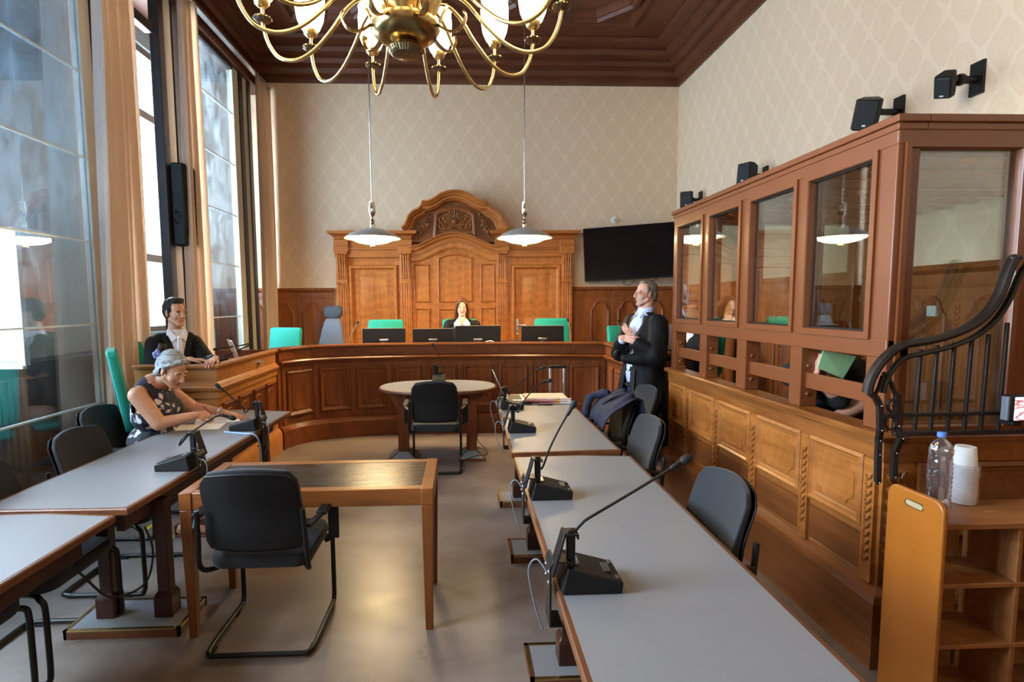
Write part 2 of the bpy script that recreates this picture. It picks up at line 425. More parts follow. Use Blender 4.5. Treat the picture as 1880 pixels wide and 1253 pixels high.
BOTTLE = plastic_bottle()
WRAP = glass('cling_wrap', (.97,.97,.98,1), 3, .1, haze=.12, hazecol=(.95,.95,.97,1), rough=.15)
def skin(name, c, lip=None):
    n = N(name); b = n.b
    nz = n.n('ShaderNodeTexNoise', i_Vector=n.coord(), i_Scale=24.0, i_Detail=4.0)
    lo = tuple(x*.88 for x in c[:3])+(1,); n.l(n.ramp(nz.outputs['Fac'], [(.3, lo), (.7, c)]), b.inputs['Base Color'])
    b.inputs['Roughness'].default_value = .5; b.inputs['Subsurface Weight'].default_value = .12; b.inputs['Subsurface Radius'].default_value = (.012,.005,.003)
    b.inputs['Subsurface Scale'].default_value = 1.0
    return n.m
def hair_mat(name, c1, c2, axis=(60,60,8)):
    n = N(name); a = n.n('ShaderNodeTexNoise', i_Vector=n.coord('Object', axis), i_Scale=1.6, i_Detail=5.0, i_Distortion=.8)
    n.l(n.ramp(a.outputs['Fac'], [(.35, c2), (.65, c1)]), n.b.inputs['Base Color']); n.b.inputs['Roughness'].default_value = .6; n.b.inputs['Specular IOR Level'].default_value = .3
    n.bump(a.outputs['Fac'], .5, .005); return n.m
def floral():
    n = N('floral_print')
    v = n.n('ShaderNodeTexVoronoi', i_Vector=n.coord('Object', (1,1,1)), i_Scale=15.0)
    nz = n.n('ShaderNodeTexNoise', i_Vector=n.coord(), i_Scale=26.0, i_Detail=5.0)
    d = n.math('ADD', v.outputs['Distance'], n.math('MULTIPLY', n.math('SUBTRACT', nz.outputs['Fac'], .5), 1.3))
    c = n.ramp(d, [(.24, srgb(214,200,190)), (.30, srgb(150,138,150)), (.36, srgb(30,28,42))])
    n.l(c, n.b.inputs['Base Color']); n.b.inputs['Roughness'].default_value = .75
    return n.m
FLORAL = floral()
LIP = plain('lips', srgb(186,116,102), .5); BROW = plain('brow_hair', srgb(60,42,34), .7); BROW_G = plain('brow_grey', srgb(96,84,76), .7)
EYE_W = plain('eye_white', srgb(225,218,212), .25); EYE_D = plain('iris', srgb(40,28,22), .2)
# ================================================================ the room
XR, YB, XL, XP, ZC = 3.56, 9.0, -3.95, -3.15, 5.62
def S(name, mb, mat, **k): return tag(mb.build(name, mat, **k), kind='structure')
S('floor', MB().box(-4.4, 3.8, -3.2, 9.2, -.12, 0), FLOOR)
S('wall_back', MB().box(-4.4, 3.8, YB, YB+.15, 0, 5.8), WP_BACK)
S('wall_right', MB().box(XR, XR+.15, -3.2, YB, 0, 5.8), WP_SIDE)
S('wall_front', MB().box(-4.4, 3.8, -3.15, -3, 0, 5.8), WP_BACK)
# outer wall on the street side with three tall window openings
OW = [(.3, 2.0, 1.2, 4.9), (2.45, 4.42, 1.2, 4.9), (6.2, 7.98, 1.3, 4.88)]  # first opening is out of view, enlarged to brighten the foreground
w = MB(); y = -3.2
for (a, b, z0, z1) in OW:
    w.box(XL-.14, XL, y, a, 0, 5.8); w.box(XL-.14, XL, a, b, 0, z0); w.box(XL-.14, XL, a, b, z1, 5.8); y = b
w.box(XL-.14, XL, y, YB, 0, 5.8)
S('wall_left', w, GREY_WALL)
S('ceiling', MB().box(-4.4, 3.8, -3.2, 9.2, ZC, ZC+.15), W_CEIL)
# stepped cornice all round
prof = [(0,5.10),(.035,5.10),(.05,5.16),(.05,5.20),(.10,5.22),(.13,5.28),(.13,5.32),(.20,5.33),(.24,5.38),(.24,5.42),(.33,5.44),(.36,5.50),(.36,5.53),(.50,5.56),(.54,5.60),(.54,5.64),(0,5.64)]
S('trim_1', MB().sweep(prof, [(3.55, -3), (3.55, 8.99), (-3.3, 8.99), (-3.3, -3)]), W_CEILX, smooth=25)
# coffers: rectangular and octagonal mouldings under the ceiling
c = MB()
def ring_mould(mb, poly, prof):
    mb.panel(poly, prof, Matrix(((1,0,0,0),(0,-1,0,0),(0,0,-1,ZC+.005),(0,0,0,1))), fill=False)
for (y0, y1) in ((5.75, 8.05), (3.1, 5.4), (.45, 2.75), (-2.2, .1)):
    for (x0, x1) in ((-2.35, -.85), (-.55, .95), (1.0, 2.5)):
        rect = [(x0, -y1), (x1, -y1), (x1, -y0), (x0, -y0)]
        ring_mould(c, rect, [(-.06, 0), (-.05, .05), (0, .07), (.05, .05), (.07, .02), (.10, 0)])
        k = .42; q = .12
        a0, a1, b0, b1 = x0+q, x1-q, -y1+q, -y0-q
        octo = [(a0+k, b0), (a1-k, b0), (a1, b0+k), (a1, b1-k), (a1-k, b1), (a0+k, b1), (a0, b1-k), (a0, b0+k)]
        ring_mould(c, octo, [(-.02, 0), (0, .09), (.06, .11), (.09, .07), (.12, .07), (.16, .03), (.2, 0)])
S('trim_2', c, W_CEILX, smooth=25)
# lintel over the inner glazing, with soffit back to the outer wall
S('trim_3', MB().box(XP-.12, XP+.10, -3, YB, 4.92, 5.16).box(XL, XP, -3, YB, 5.16, 5.3), W_CEIL)
S('trim_4', MB().box(XL, XL+.3, -3, YB, 1.1, 1.16), DARK_FRAME)
S('trim_10', MB().box(XL, XL+.04, -3, YB, 0, 1.1), W_DARK)
def arch_poly(u0, u1, v0, v1):
    w_ = u1-u0; r = .045; top = [(u1, v1-.17)]
    top += [(u1-.005, v1-.135), (u1-.03, v1-.115), (u1-.045, v1-.09)]
    n = 9; cx = (u0+u1)/2; hw = w_/2-.05
    top += [(cx+hw*cos(pi*i/n), v1-.085+.085*sin(pi*i/n)) for i in range(n+1)]
    top += [(u0+.045, v1-.09), (u0+.03, v1-.115), (u0+.005, v1-.135), (u0, v1-.17)]
    return [(u0, v0), (u1, v0)] + top
RAISE = [(-.012, 0), (-.008, .016), (.006, .024), (.016, .014), (.026, .006), (.03, .004)]
def leaf_strip(mb, M, u, v0, v1, s=.022):
    v = v0 + .04; i = 0
    while v < v1 - .03:
        for (du, dv, a) in ((-.012, 0, .5), (.012, .012, -.5)):
            R3 = Matrix.Rotation(a, 3, 'Z')
            e = MB().ell((0,0,0), (s*.45, s*.95, .009), R3, 6, 4)
            mb.add([M @ (Vector(p) + Vector((u+du, v+dv, .004))) for p in e.v], e.f)
        v += s*1.9; i += 1
def wainscot(name, M, L, top, floor_z, first=.12, step=.455, pw=.30):
    """M maps (along, up, out)"""
    mb = MB()
    P_ = lambda pts: [M @ Vector(p) for p in pts]
    def slab(u0, u1, v0, v1, h0, h1):
        mb.add(P_([(u0,v0,h0),(u1,v0,h0),(u1,v1,h0),(u0,v1,h0),(u0,v0,h1),(u1,v0,h1),(u1,v1,h1),(u0,v1,h1)]), [(0,3,2,1),(4,5,6,7),(0,1,5,4),(1,2,6,5),(2,3,7,6),(3,0,4,7)])
    slab(0, L, floor_z, top-.16, 0, .03)
    pr = [(0, top-.17), (.036, top-.17), (.042, top-.14), (.042, top-.07), (.055, top-.055), (.075, top-.04), (.08, top-.015), (.085, top), (0, top)]
    mb.rings([P_([(u, z, o) for (o, z) in pr]) for u in (0, L)])
    slab(0, L, floor_z, floor_z+.18, .03, .05)
    u = first; k = 0
    while u + pw < L:
        mb.panel(arch_poly(u, u+pw, floor_z+.45, top-.235), RAISE, M @ Matrix.Translation((0,0,.03)))
        mb.panel([(u+.05, floor_z+.9), (u+pw-.05, floor_z+.9), (u+pw-.05, floor_z+.94), (u+.05, floor_z+.94)], [(0, 0), (.004, .006)], M @ Matrix.Translation((0,0,.034)))
        leaf_strip(mb, M @ Matrix.Translation((0,0,.03)), u+pw+(step-pw)/2, floor_z+.5, top-.25)
        u += step
    return S(name, mb, W_WAIN, smooth=30)
wainscot('trim_5', frameM((1.84, YB, 0), (1,0,0), (0,0,1)) @ Matrix.Diagonal((1,1,1,1)), XR-1.84, 1.9, .0, first=.31)
wainscot('trim_6', frameM((-3.9, YB, 0), (1,0,0), (0,0,1)), 1.84, 1.9, .0, first=.43)
wainscot('trim_7', frameM((XR, YB, 0), (0,-1,0), (0,0,1)), 12.0, 1.9, .0, first=.18, step=.43, pw=.26)
# dais carrying the judges
DAIS = [(-3.3, 5.0), (-2.68, 5.0), (-2.3, 6.5), (-1.6, 6.9), (-.9, 7.03), (.3, 7.06), (1.2, 6.98), (2.0, 6.82), (2.05, 5.6), (3.5, 5.6), (3.5, 8.94), (-3.3, 8.94)]
S('trim_8', MB().zprism(DAIS, 0, .26), W_BENCH_H)
# ---------------------------------------------------------------- windows of the outer wall
LEAD = plain('lead_came', srgb(60,58,58), .6, .3)
SASH = plain('window_sash', srgb(96,74,60), .5)
def outer_window(n, a, b, z0, z1, blue=False, cols=5):
    r = thing('window_%d' % n, None, None, (XL-.2, (a+b)/2, z0)); r['kind'] = 'structure'
    f = MB(); e = .07; X0, X1 = XL-.11, XL-.05
    bars = [(a, a+e), (b-e, b)] ; mids = []
    zt = [z0, z0+.95, z0+2.75, z1]
    for (p, q) in bars: f.box(X0, X1, p, q, z0, z1)
    for z in (z0, z1-e): f.box(X0, X1, a, b, z, z+e)
    for z in zt[1:3]: f.box(X0-.01, X1+.02, a, b, z-.05, z+.05)
    ym = a + (b-a)*.84
    f.box(X0, X1, ym-.05, ym+.05, z0, z1)
    f.build('window_frame', SASH if not blue else DARK_FRAME, r, bevel=.006, world=True)
    ld = MB()
    z = z0
    while z < z1:
        ld.box(XL-.085, XL-.075, a, b, z-.005, z+.005); z += .31
    for i in range(1, cols):
        y = a + (b-a)*i/cols; 
        if not blue and i % 2: continue
        ld.box(XL-.085, XL-.075, y-.004, y+.004, z0, z1)
    ld.build('lead_lines', LEAD, r, world=True)
    MB().box(XL-.082, XL-.078, a, b, z0, z1 if not blue else zt[1]).build('pane', GL_WIN, r, world=True)
    if blue: MB().box(XL-.082, XL-.078, a, b, zt[1], z1).build('tinted_pane', GL_BLUE, r, world=True)
    return r
for i, (a, b, z0, z1) in enumerate(OW): outer_window(i+1, a, b, z0, z1, blue=(i == 1), cols=7)
# casement swung inwards at the near window: white panel added for the bright patch
cz = thing('window_4', None, None, (XL, 4.40, 1.2)); cz['kind'] = 'structure'
p0, p1 = V(-3.32, 4.26, 0), V(-4.05, 4.26, 0)
MB().bar(p0+V(0,0,1.70), p1+V(0,0,1.70), .02, .96).build('white_panel', plain('panel_white', (.93,.93,.95,1), .7), cz, world=True)
MB().bar(p0+V(0,0,1.19), p1+V(0,0,1.19), .04, .05).bar(p0+V(0,0,2.2), p1+V(0,0,2.2), .04, .05).bar(p0+V(0,0,1.19), p0+V(0,0,2.2), .05, .05, (1,0,0)).build('sash', CREAM, cz, world=True)
# ---------------------------------------------------------------- inner glazed partition
SEAM = plain('glass_joint', (.75,.84,.86,1), .25)
def partition(n, a, b, posts, z0=.12, z1=4.92):
    r = thing('window_%d' % n, None, None, (XP, (a+b)/2, 0)); r['kind'] = 'structure'
    MB().box(XP-.006, XP+.006, a, b, z0, z1).build('pane', GL_PART, r, world=True)
    s = MB()
    for z in (.80, 1.48, 2.18, 2.88, 3.58, 4.28): s.box(XP-.010, XP+.010, a, b, z-.007, z+.007)
    s.build('joint_strip', SEAM, r, world=True)
    fr = MB(); be = MB()
    fr.box(XP-.05, XP+.04, a-.3, b, 0, z0); fr.box(XP-.05, XP+.04, a-.3, b, z1-.05, z1)
    for (p, q, kind) in posts:
        (be if kind == 'b' else fr).box(XP-.05, XP+(.03 if kind == 'b' else .045), p, q, 0, z1)
    fr.build('frame', DARK_FRAME, r, bevel=.005, world=True)
    be.build('post', ALU_POST, r, bevel=.005, world=True)
    return r
partition(5, 2.2, 4.84, [(2.1, 2.2, 'd'), (4.84, 4.97, 'b'), (4.97, 5.07, 'd')])
partition(6, 6.62, 7.95, [(6.04, 6.16, 'd'), (6.16, 6.33, 'b'), (6.33, 6.46, 'd'), (7.95, 8.13, 'b'), (8.13, 8.26, 'd'), (8.26, 8.44, 'b'), (8.44, 8.56, 'd')])
S('trim_9', MB().box(XP-.06, XP+.02, 5.03, 5.98, 4.42, 4.52), DARK_FRAME, bevel=.005)
# radiator in the niche behind the near pane
r = thing('radiator', 'grey ribbed radiator standing behind the near window glazing', 'radiator', (-3.62, 4.05, 0))
m = MB()
for i in range(16): m.box(-.07, .07, -.52+i*.066, -.52+i*.066+.042, .12, 1.06)
m.build('fins', plain('radiator_grey', srgb(120,124,134), .5), r, bevel=.015)
MB().cyl((0,-.55,.2), (0,.58,.2), .025).cyl((0,-.55,.98), (0,.58,.98), .025).cyl((0,-.5,0), (0,-.5,.2), .02).build('pipe', GRY_PLAS, r, smooth=True)
# ---------------------------------------------------------------- curtains and rail
def curtain(label, y0, y1, x=-2.96, folds=6, amp=.055, z0=.06, z1=4.98, seed=1, gather=0):
    rnd = random.Random(seed); ph = [rnd.uniform(-.5, .5) for _ in range(40)]
    L = []; nz = 24; n = folds*10
    for k in range(nz+1):
        t = k/nz; z = z0 + (z1-z0)*t; row = []
        for i in range(n+1):
            s = i/n; a = s*folds*2*pi
            am = amp*(.75+.35*sin(3*t+ph[int(s*9)]*3)) * (1 - .35*t)
            ya = y0 + gather*t; 
            yy = ya + (y1-ya)*s + .02*sin(a*.5+2*t+ph[3])
            row.append((x + am*sin(a + .5*ph[int(s*7)]+ .6*sin(2.2*t+ph[5])) + .02*sin(a*2+1), yy, z))
        L.append(row)
    m = MB(); m.v = [p for r_ in L for p in r_]
    for k in range(nz):
        for i in range(n): m.f.append((k*(n+1)+i, k*(n+1)+i+1, (k+1)*(n+1)+i+1, (k+1)*(n+1)+i))
    o = m.build('curtain', CURTAIN, smooth=80); sd = o.modifiers.new('Solid', 'SOLIDIFY'); sd.thickness = .004
    return tag(o, label, 'curtain', None)
curtain('long beige curtain hanging nearest the camera, beside the large near window pane', 4.60, 5.28, folds=5, amp=.065, seed=3, gather=.2)
curtain('long pale curtain behind the seated man in the black robe', 6.0, 6.55, folds=4, amp=.055, seed=5, gather=.18)
curtain('long white curtain in the far corner beside the papered back wall', 8.36, 8.93, folds=5, amp=.05, seed=8)
tag(MB().box(-3.0, -2.93, 1.0, 8.96, 4.985, 5.02).build('curtain_rail', ALU, bevel=.004), 'long white metal curtain rail running under the ceiling cornice above the windows', 'curtain rail')
r = thing('column_speaker', 'tall slim black column speaker fixed on the dark window post', 'speaker', (-3.08, 6.23, 2.28))
MB().box(-.01, .13, -.15, .15, 0, .88).build('cabinet', BLK_PLAS, r, bevel=.02, seg=3)
MB().box(.131, .136, -.135, .135, .12, .85).build('grille', plain('speaker_grille', srgb(18,18,19), .7), r, bevel=.002)
MB().box(.131, .138, .02, .09, .04, .1).build('badge', plain('badge_grey', srgb(90,90,92), .4), r)
m = MB().tube(crv([(.05,-.16,.24), (.05,-.2,.25), (.06,-.21,.3), (.05,-.2,.35), (.05,-.16,.36)]), .008, 8); m.build('handle', BLACK_MET, r, smooth=True)
# ---------------------------------------------------------------- small fittings on the walls
r = thing('wall_socket', 'white double socket on the paper above the wainscot, left of the doorcase', 'socket', (-2.955, YB, 1.945))
MB().box(-.04, .04, -.014, 0, -.045, .045).build('plate', CREAM, r, bevel=.004)
d = MB()
for (a, b) in ((-.018,.018),(.018,.018),(-.018,-.018),(.018,-.018)): d.cyl((a,-.012,b), (a,-.017,b), .006, n=8)
d.build('hole', BLK_PLAS, r)
r = thing('light_switch', 'white square light switch on the paper seen through the booth glass', 'light switch', (XR, 3.92, 2.36))
MB().box(-.012, 0, -.045, .045, -.07, .07).build('plate', CREAM, r, bevel=.004); MB().box(-.018, -.01, -.025, .025, -.035, .035).build('rocker', PAPER, r, bevel=.004)
r = thing('wall_socket', 'pale socket on the panelling seen through the booth glass', 'socket', (XR, 3.93, 1.56))
MB().box(-.06, -.03, -.04, .04, -.04, .04).build('plate', CREAM, r, bevel=.004)
r = thing('smoke_sensor', 'small round white sensor on the wallpaper above the television', 'sensor', (2.53, YB, 2.985))
Mx = Matrix.Rotation(pi/2, 4, 'X')
MB().lathe([(.055,0),(.055,.02),(.05,.03)], m=Mx, n=20).build('base', CREAM, r, smooth=True)
MB().lathe([(.03,.028),(.028,.045),(.015,.055),(.001,.057)], m=Mx, n=16).build('lens', plain('lens_grey', srgb(190,188,186), .2), r, smooth=True)
# television
r = thing('television', 'large black wall television turned on its arm beside the doorcase', 'television', (2.72, 8.72, 2.44))
r.rotation_euler = (RAD(-8), RAD(-2.6), RAD(-14))
MB().box(-.735, .735, -.02, .03, -.435, .435).build('casing', BLK_PLAS, r, bevel=.006)
MB().box(-.722, .722, -.0225, -.0195, -.422, .425).build('screen', TVSCR, r)
MB().box(-.06, .06, .03, .22, -.12, .12).build('bracket', BLACK_MET, r)
MB().tube(crv([(-.1,.04,-.435), (-.12,.05,-.5), (-.02,.05,-.52), (.05,.05,-.44)]), .006, 6).tube(crv([(.25,.04,-.435), (.28,.05,-.47), (.35,.05,-.47), (.4,.04,-.44)]), .006, 6).build('cable', RUBBER, r)
# wall speakers on the right wall
def wall_speaker(label, px, py, y, s, yaw, tilt, roll=0):
    q = at(px, py, y=y)
    r = thing('wall_speaker', label, 'speaker', q, group='black speakers along the right wall'); 
    Rm = Euler((RAD(tilt), RAD(roll), RAD(yaw))).to_matrix().to_4x4()
    w_, h_, d_ = s*.36, s*.46, s*.34
    poly = [(-w_, -d_*.35), (-w_*.8, -d_), (w_*.8, -d_), (w_, -d_*.35), (w_*.6, d_), (-w_*.6, d_)]
    m = MB().zprism(poly, -h_, h_); m.v = [Rm @ Vector(v) for v in m.v]; m.build('cabinet', BLK_PLAS, r, bevel=.012, seg=3)
    m = MB().box(-w_*.74, w_*.74, -d_-.004, -d_+.001, -h_*.9, h_*.9, Rm); m.build('grille', plain('grille_charcoal', srgb(34,36,38), .8), r, bevel=.003)
    m = MB().box(-.012, .012, -d_-.007, -d_-.002, -h_*.7, -h_*.6, Rm); m.build('badge', CREAM, r)
    b = MB(); back = Rm @ Vector((0, d_, 0)); dx = XR - q.x
    b.cyl(back, (back.x+.05, back.y, back.z), .022); b.ell((back.x+.07, back.y, back.z), (.04,.04,.04))
    b.cyl((back.x+.07, back.y, back.z), (dx-.01, back.y, back.z), .025); b.box(dx-.02, dx, back.y-.05, back.y+.05, back.z-.1, back.z+.12)
    b.build('bracket', BLACK_MET, r, smooth=True)
    return r
wall_speaker('small black wall speaker over the far end of the booth, farthest of the row', 1261, 367, 8.0, .25, -30, 8)
wall_speaker('boxy black wall speaker peeping over the middle of the booth roof', 1373, 322, 6.3, .27, -62, -6)
wall_speaker('large black wall speaker tilted down over the front corner of the booth roof', 1592, 209, 4.35, .25, -38, 24, 10)
wall_speaker('black wall speaker tilted steeply, alone on the paper above the booth front', 1737, 155, 3.72, .165, -58, 42, 14)
# ================================================================ carved doorcase on the back wall
PD = 8.88
dc = thing('carved_doorcase', 'tall carved oak doorcase with curved pediment behind the judge', 'doorcase', (-.09, YB, .26))
def pt(px, py, y=PD): q = at(px, py, y=y); return (q.x, q.z)
def BX(name, mat, boxes, parent=dc, bevel=.006):
    m = MB()
    for b in boxes: m.box(*b)
    return m.build(name, mat, parent, bevel=bevel, world=True)
def vsweep(mb, prof, path, closed=False):
    """prof: (offset to the left of travel, y); path in (x,z)"""
    P = [Vector(p) for p in path]; k = len(P); rg = []
    for i in range(k):
        d0 = (P[i]-P[i-1]).normalized() if i > 0 else (P[1]-P[0]).normalized()
        d1 = (P[i+1]-P[i]).normalized() if i < k-1 else d0
        n0 = Vector((-d0.y, d0.x)); n1 = Vector((-d1.y, d1.x)); m = (n0+n1)/max(.3, 1+n0.dot(n1))
        rg.append([Vector((P[i].x+m.x*o, y, P[i].y+m.y*o)) for (o, y) in prof])
    mb.rings(rg); return mb
Y0 = 8.9
MP = lambda y: frameM((0, y, 0), (1,0,0), (0,0,1))
BX('back_panel', W_PORTAL, [(-1.99, 1.79, Y0, YB-.002, .26, 2.62)], bevel=0)
PX = [-1.89, -.885, .665, 1.72]
for x in PX:   # pilasters
    p = BX('pilaster', W_PORTAL, [(x-.095, x+.095, Y0-.05, Y0, .26, 2.24), (x-.105, x+.105, Y0-.07, Y0, .26, .46)])
    f = MB()
    for i in range(4): f.bar((x-.057+i*.038, Y0-.052, .5), (x-.057+i*.038, Y0-.052, 1.98), .016, .02, (0,1,0))
    f.build('fluting', W_PORTAL, p, bevel=.006, world=True)
    b = MB().box(x-.095, x+.095, Y0-.075, Y0, 1.97, 2.0).box(x-.085, x+.085, Y0-.07, Y0, 2.0, 2.44)
    for i in range(4):
        b.tube(crv([(x-.056+i*.037, Y0-.07, 2.03), (x-.056+i*.037, Y0-.085, 2.3), (x-.056+i*.037, Y0-.11, 2.38), (x-.056+i*.037, Y0-.08, 2.43)]), .014, 6)
    b.box(x-.1, x+.1, Y0-.11, Y0, 2.43, 2.47)
    b.build('capital', W_PORTAL, p, bevel=.005, world=True)
    BX('entablature_block', W_PORTAL_H, [(x-.12, x+.12, Y0-.1, Y0, 2.47, 2.55), (x-.115, x+.115, Y0-.09, Y0, 2.55, 2.66)], p)
# side entablatures and cornices
for (a, b) in ((-2.0, -.78), (.56, 1.83)):
    BX('frieze', W_PORTAL_H, [(a, b, Y0-.06, Y0, 2.38, 2.5), (a, b, Y0-.075, Y0, 2.5, 2.53), (a, b, Y0-.045, Y0, 2.53, 2.68)])
    m = MB().sweep([(0, 2.66), (.02, 2.67), (.03, 2.70), (.07, 2.735), (.10, 2.745), (.11, 2.79), (0, 2.79)], [(a+.02, YB-.02), (a+.02, Y0-.06), (b-.02, Y0-.06), (b-.02, YB-.02)][::-1])
    m.box(a+.02, b-.02, Y0-.06, YB-.01, 2.66, 2.785)
    m.build('cornice', W_PORTAL_H, dc, smooth=30, world=True)
# the two doors
def door(x0, x1, handle):
    top = 2.2
    d = MB().box(x0, x1, Y0-.02, Y0, .28, top).build('door', W_PORTAL, dc, bevel=.004, world=True)
    fr = MB().panel([(x0-.07, .27), (x1+.07, .27), (x1+.07, top+.06), (x0-.07, top+.06)], [(0,0), (.0,.04), (.02,.07), (.045,.07), (.06,.04), (.075,.03), (.08,0)], MP(Y0), fill=False)
    fr.build('door_frame', W_PORTAL, d, smooth=30, world=True)
    pn = MB()
    for (z0, z1) in ((1.52, top-.1), (.45, 1.44)):
        pn.panel([(x0+.09, z0), (x1-.09, z0), (x1-.09, z1), (x0+.09, z1)], [(0,0), (0,.005), (.012,-.006), (.02,-.008), (.05,.002)], MP(Y0-.02))
    pn.build('door_panel', W_PORTAL, d, smooth=20, world=True)
    if handle:
        h = at(950, 597, y=Y0-.03)
        m = MB().box(h.x-.022, h.x+.022, Y0-.032, Y0-.02, h.z-.16, h.z+.1)
        m.build('handle_plate', SATIN_ST, d, bevel=.003, world=True)
        MB().cyl((h.x, Y0-.03, h.z), (h.x, Y0-.075, h.z), .01).tube([(h.x-.005, Y0-.075, h.z), (h.x+.13, Y0-.075, h.z)], .01, 10).build('handle', SATIN_ST, d, smooth=True, world=True)
        MB().cyl((h.x, Y0-.03, h.z-.1), (h.x, Y0-.04, h.z-.1), .012).build('key_cylinder', BLK_PLAS, d, smooth=True, world=True)
door(-1.72, -1.08, False); door(.89, 1.56, True)
# centre bay: arched tall panel between narrow side panels
zb = .6
def arched(x0, x1, z0, zs, rise, n=12):
    cx = (x0+x1)/2; hw = (x1-x0)/2
    return [(x0, z0), (x1, z0)] + [(cx+hw*(1-2*i/n), zs+rise*(1-(1-2*i/n)**2)) for i in range(n+1)]
PR = [(0,0), (.003,.022), (.014,.028), (.026,.014), (.034,-.005), (.05,-.003)]
m = MB().panel(arched(-.37, .185, 1.66, 2.37, .07), PR, MP(Y0)); m.panel([(-.37, .5), (.185, .5), (.185, 1.56), (-.37, 1.56)], PR, MP(Y0))
for (a, b) in ((-.755, -.505), (.315, .555)):
    m.panel([(a, 1.66), (b, 1.66), (b, 2.28), (a, 2.28)], PR, MP(Y0)); m.panel([(a, .5), (b, .5), (b, 1.57), (a, 1.57)], PR, MP(Y0))
m.build('centre_panelling', W_PORTAL, dc, smooth=25, world=True)
# arched entablature over the centre bay
cpath = crv([(-.80, 2.40), (-.66, 2.42), (-.5, 2.49), (-.3, 2.58), (-.09, 2.62), (.12, 2.58), (.32, 2.49), (.48, 2.42), (.60, 2.40)], 5)
m = vsweep(MB(), [(0, Y0), (0, Y0-.05), (.06, Y0-.055), (.085, Y0-.085), (.115, Y0-.09), (.135, Y0-.12), (.15, Y0-.12), (.16, Y0-.03), (.16, Y0)], cpath)
m.build('arched_moulding', W_PORTAL_H, dc, smooth=25, world=True)
m = vsweep(MB(), [(-.10, Y0), (-.10, Y0-.02), (-.07, Y0-.035), (0, Y0-.035), (0, Y0)], cpath); m.build('arched_frieze', W_PORTAL, dc, smooth=25, world=True)
# pediment
ped_px = [(737,419), (744,413), (749.6,398), (759,388), (768,384), (773,379), (775.8,372), (786,372), (796,367.5), (809,358.5), (823,353.9), (835,353)]
half = [pt(*q) for q in ped_px]
ax = -.084
half = [(min(x, ax), z) for x, z in half]
outline = half + [(2*ax-x, z) for x, z in half[:-1][::-1]]
tym = [(x*.985+ax*.015, z-.02) for x, z in outline]
# tympanum board
low = crv([(.62, 2.60), (.48, 2.60), (.32, 2.64), (.12, 2.73), (-.09, 2.765), (-.3, 2.73), (-.5, 2.64), (-.66, 2.60), (-.80, 2.60)], 4)
MB().prism([(x, z) for x, z in tym] + [(p.x, p.y) for p in low], Y0-.0, YB-.005).build('tympanum', W_CARVE, dc, world=True)
pp = [(0,YB-.02),(0,Y0-.17),(-.025,Y0-.17),(-.04,Y0-.145),(-.065,Y0-.13),(-.085,Y0-.09),(-.115,Y0-.085),(-.125,Y0-.05),(-.14,Y0-.04),(-.14,YB-.02)]
a, b = outline[:7], outline[6:17]; c_ = outline[16:]
for q_ in (a, c_): vsweep(MB(), pp, q_).build('pediment_moulding', W_PORTAL_H, dc, smooth=25, world=True)
vsweep(MB(), [(o, y-.06 if y < YB-.03 else y) for o, y in pp], b).build('pediment_crown', W_PORTAL_H, dc, smooth=25, world=True)
# raised cartouche with sunburst
cx0, cz0 = pt(835, 406, y=8.8)
ct = MB().panel([pt(795, 437), pt(875.5, 437), pt(872, 392), pt(858, 384), pt(835, 379), pt(812, 384), pt(798, 392)], [(0,-.005), (.0,.06), (.03,.075), (.06,.06), (.075,.02)], MP(Y0))
ct = ct.build('cartouche', W_CARVE, dc, smooth=25, world=True)
m = MB()
for i in range(15):
    a = pi*(i+.0)/14*1.16 - .08*pi
    d = Vector((cos(a), 0, sin(a))); c0 = Vector((cx0, Y0-.035, cz0))
    L = .19 if 3 < i < 11 else .15
    m.capsule(c0 + d*.06, .007, c0 + d*L, .017 if i % 2 else .013, 8)
m.ell((cx0, Y0-.03, cz0), (.055, .035, .045)); m.ell((cx0, Y0-.055, cz0), (.03, .02, .018))
for s in (-1, 1):
    X = lambda u: cx0 + s*u
    m.tube(crv([(X(.03), Y0-.04, cz0-.10), (X(.10), Y0-.045, cz0-.115), (X(.17), Y0-.045, cz0-.10), (X(.20), Y0-.045, cz0-.04), (X(.24), Y0-.045, cz0+.0), (X(.25), Y0-.045, cz0+.05), (X(.20), Y0-.045, cz0+.075), (X(.17), Y0-.045, cz0+.045), (X(.19), Y0-.045, cz0+.02)]), .014, 8)
    m.tube(crv([(X(.24), Y0-.04, cz0-.02), (X(.25), Y0-.045, cz0-.08), (X(.22), Y0-.045, cz0-.115), (X(.15), Y0-.045, cz0-.125), (X(.08), Y0-.045, cz0-.09), (X(.02), Y0-.045, cz0-.11)]), .012, 8)
    for k in range(5): m.ell((X(.03+.022*k), Y0-.04, cz0-.075+.008*(k % 2)), (.018, .015, .012), None, 8, 6)
m.build('sunburst_carving', W_CARVE, ct, smooth=True, world=True)
rnd = random.Random(4)
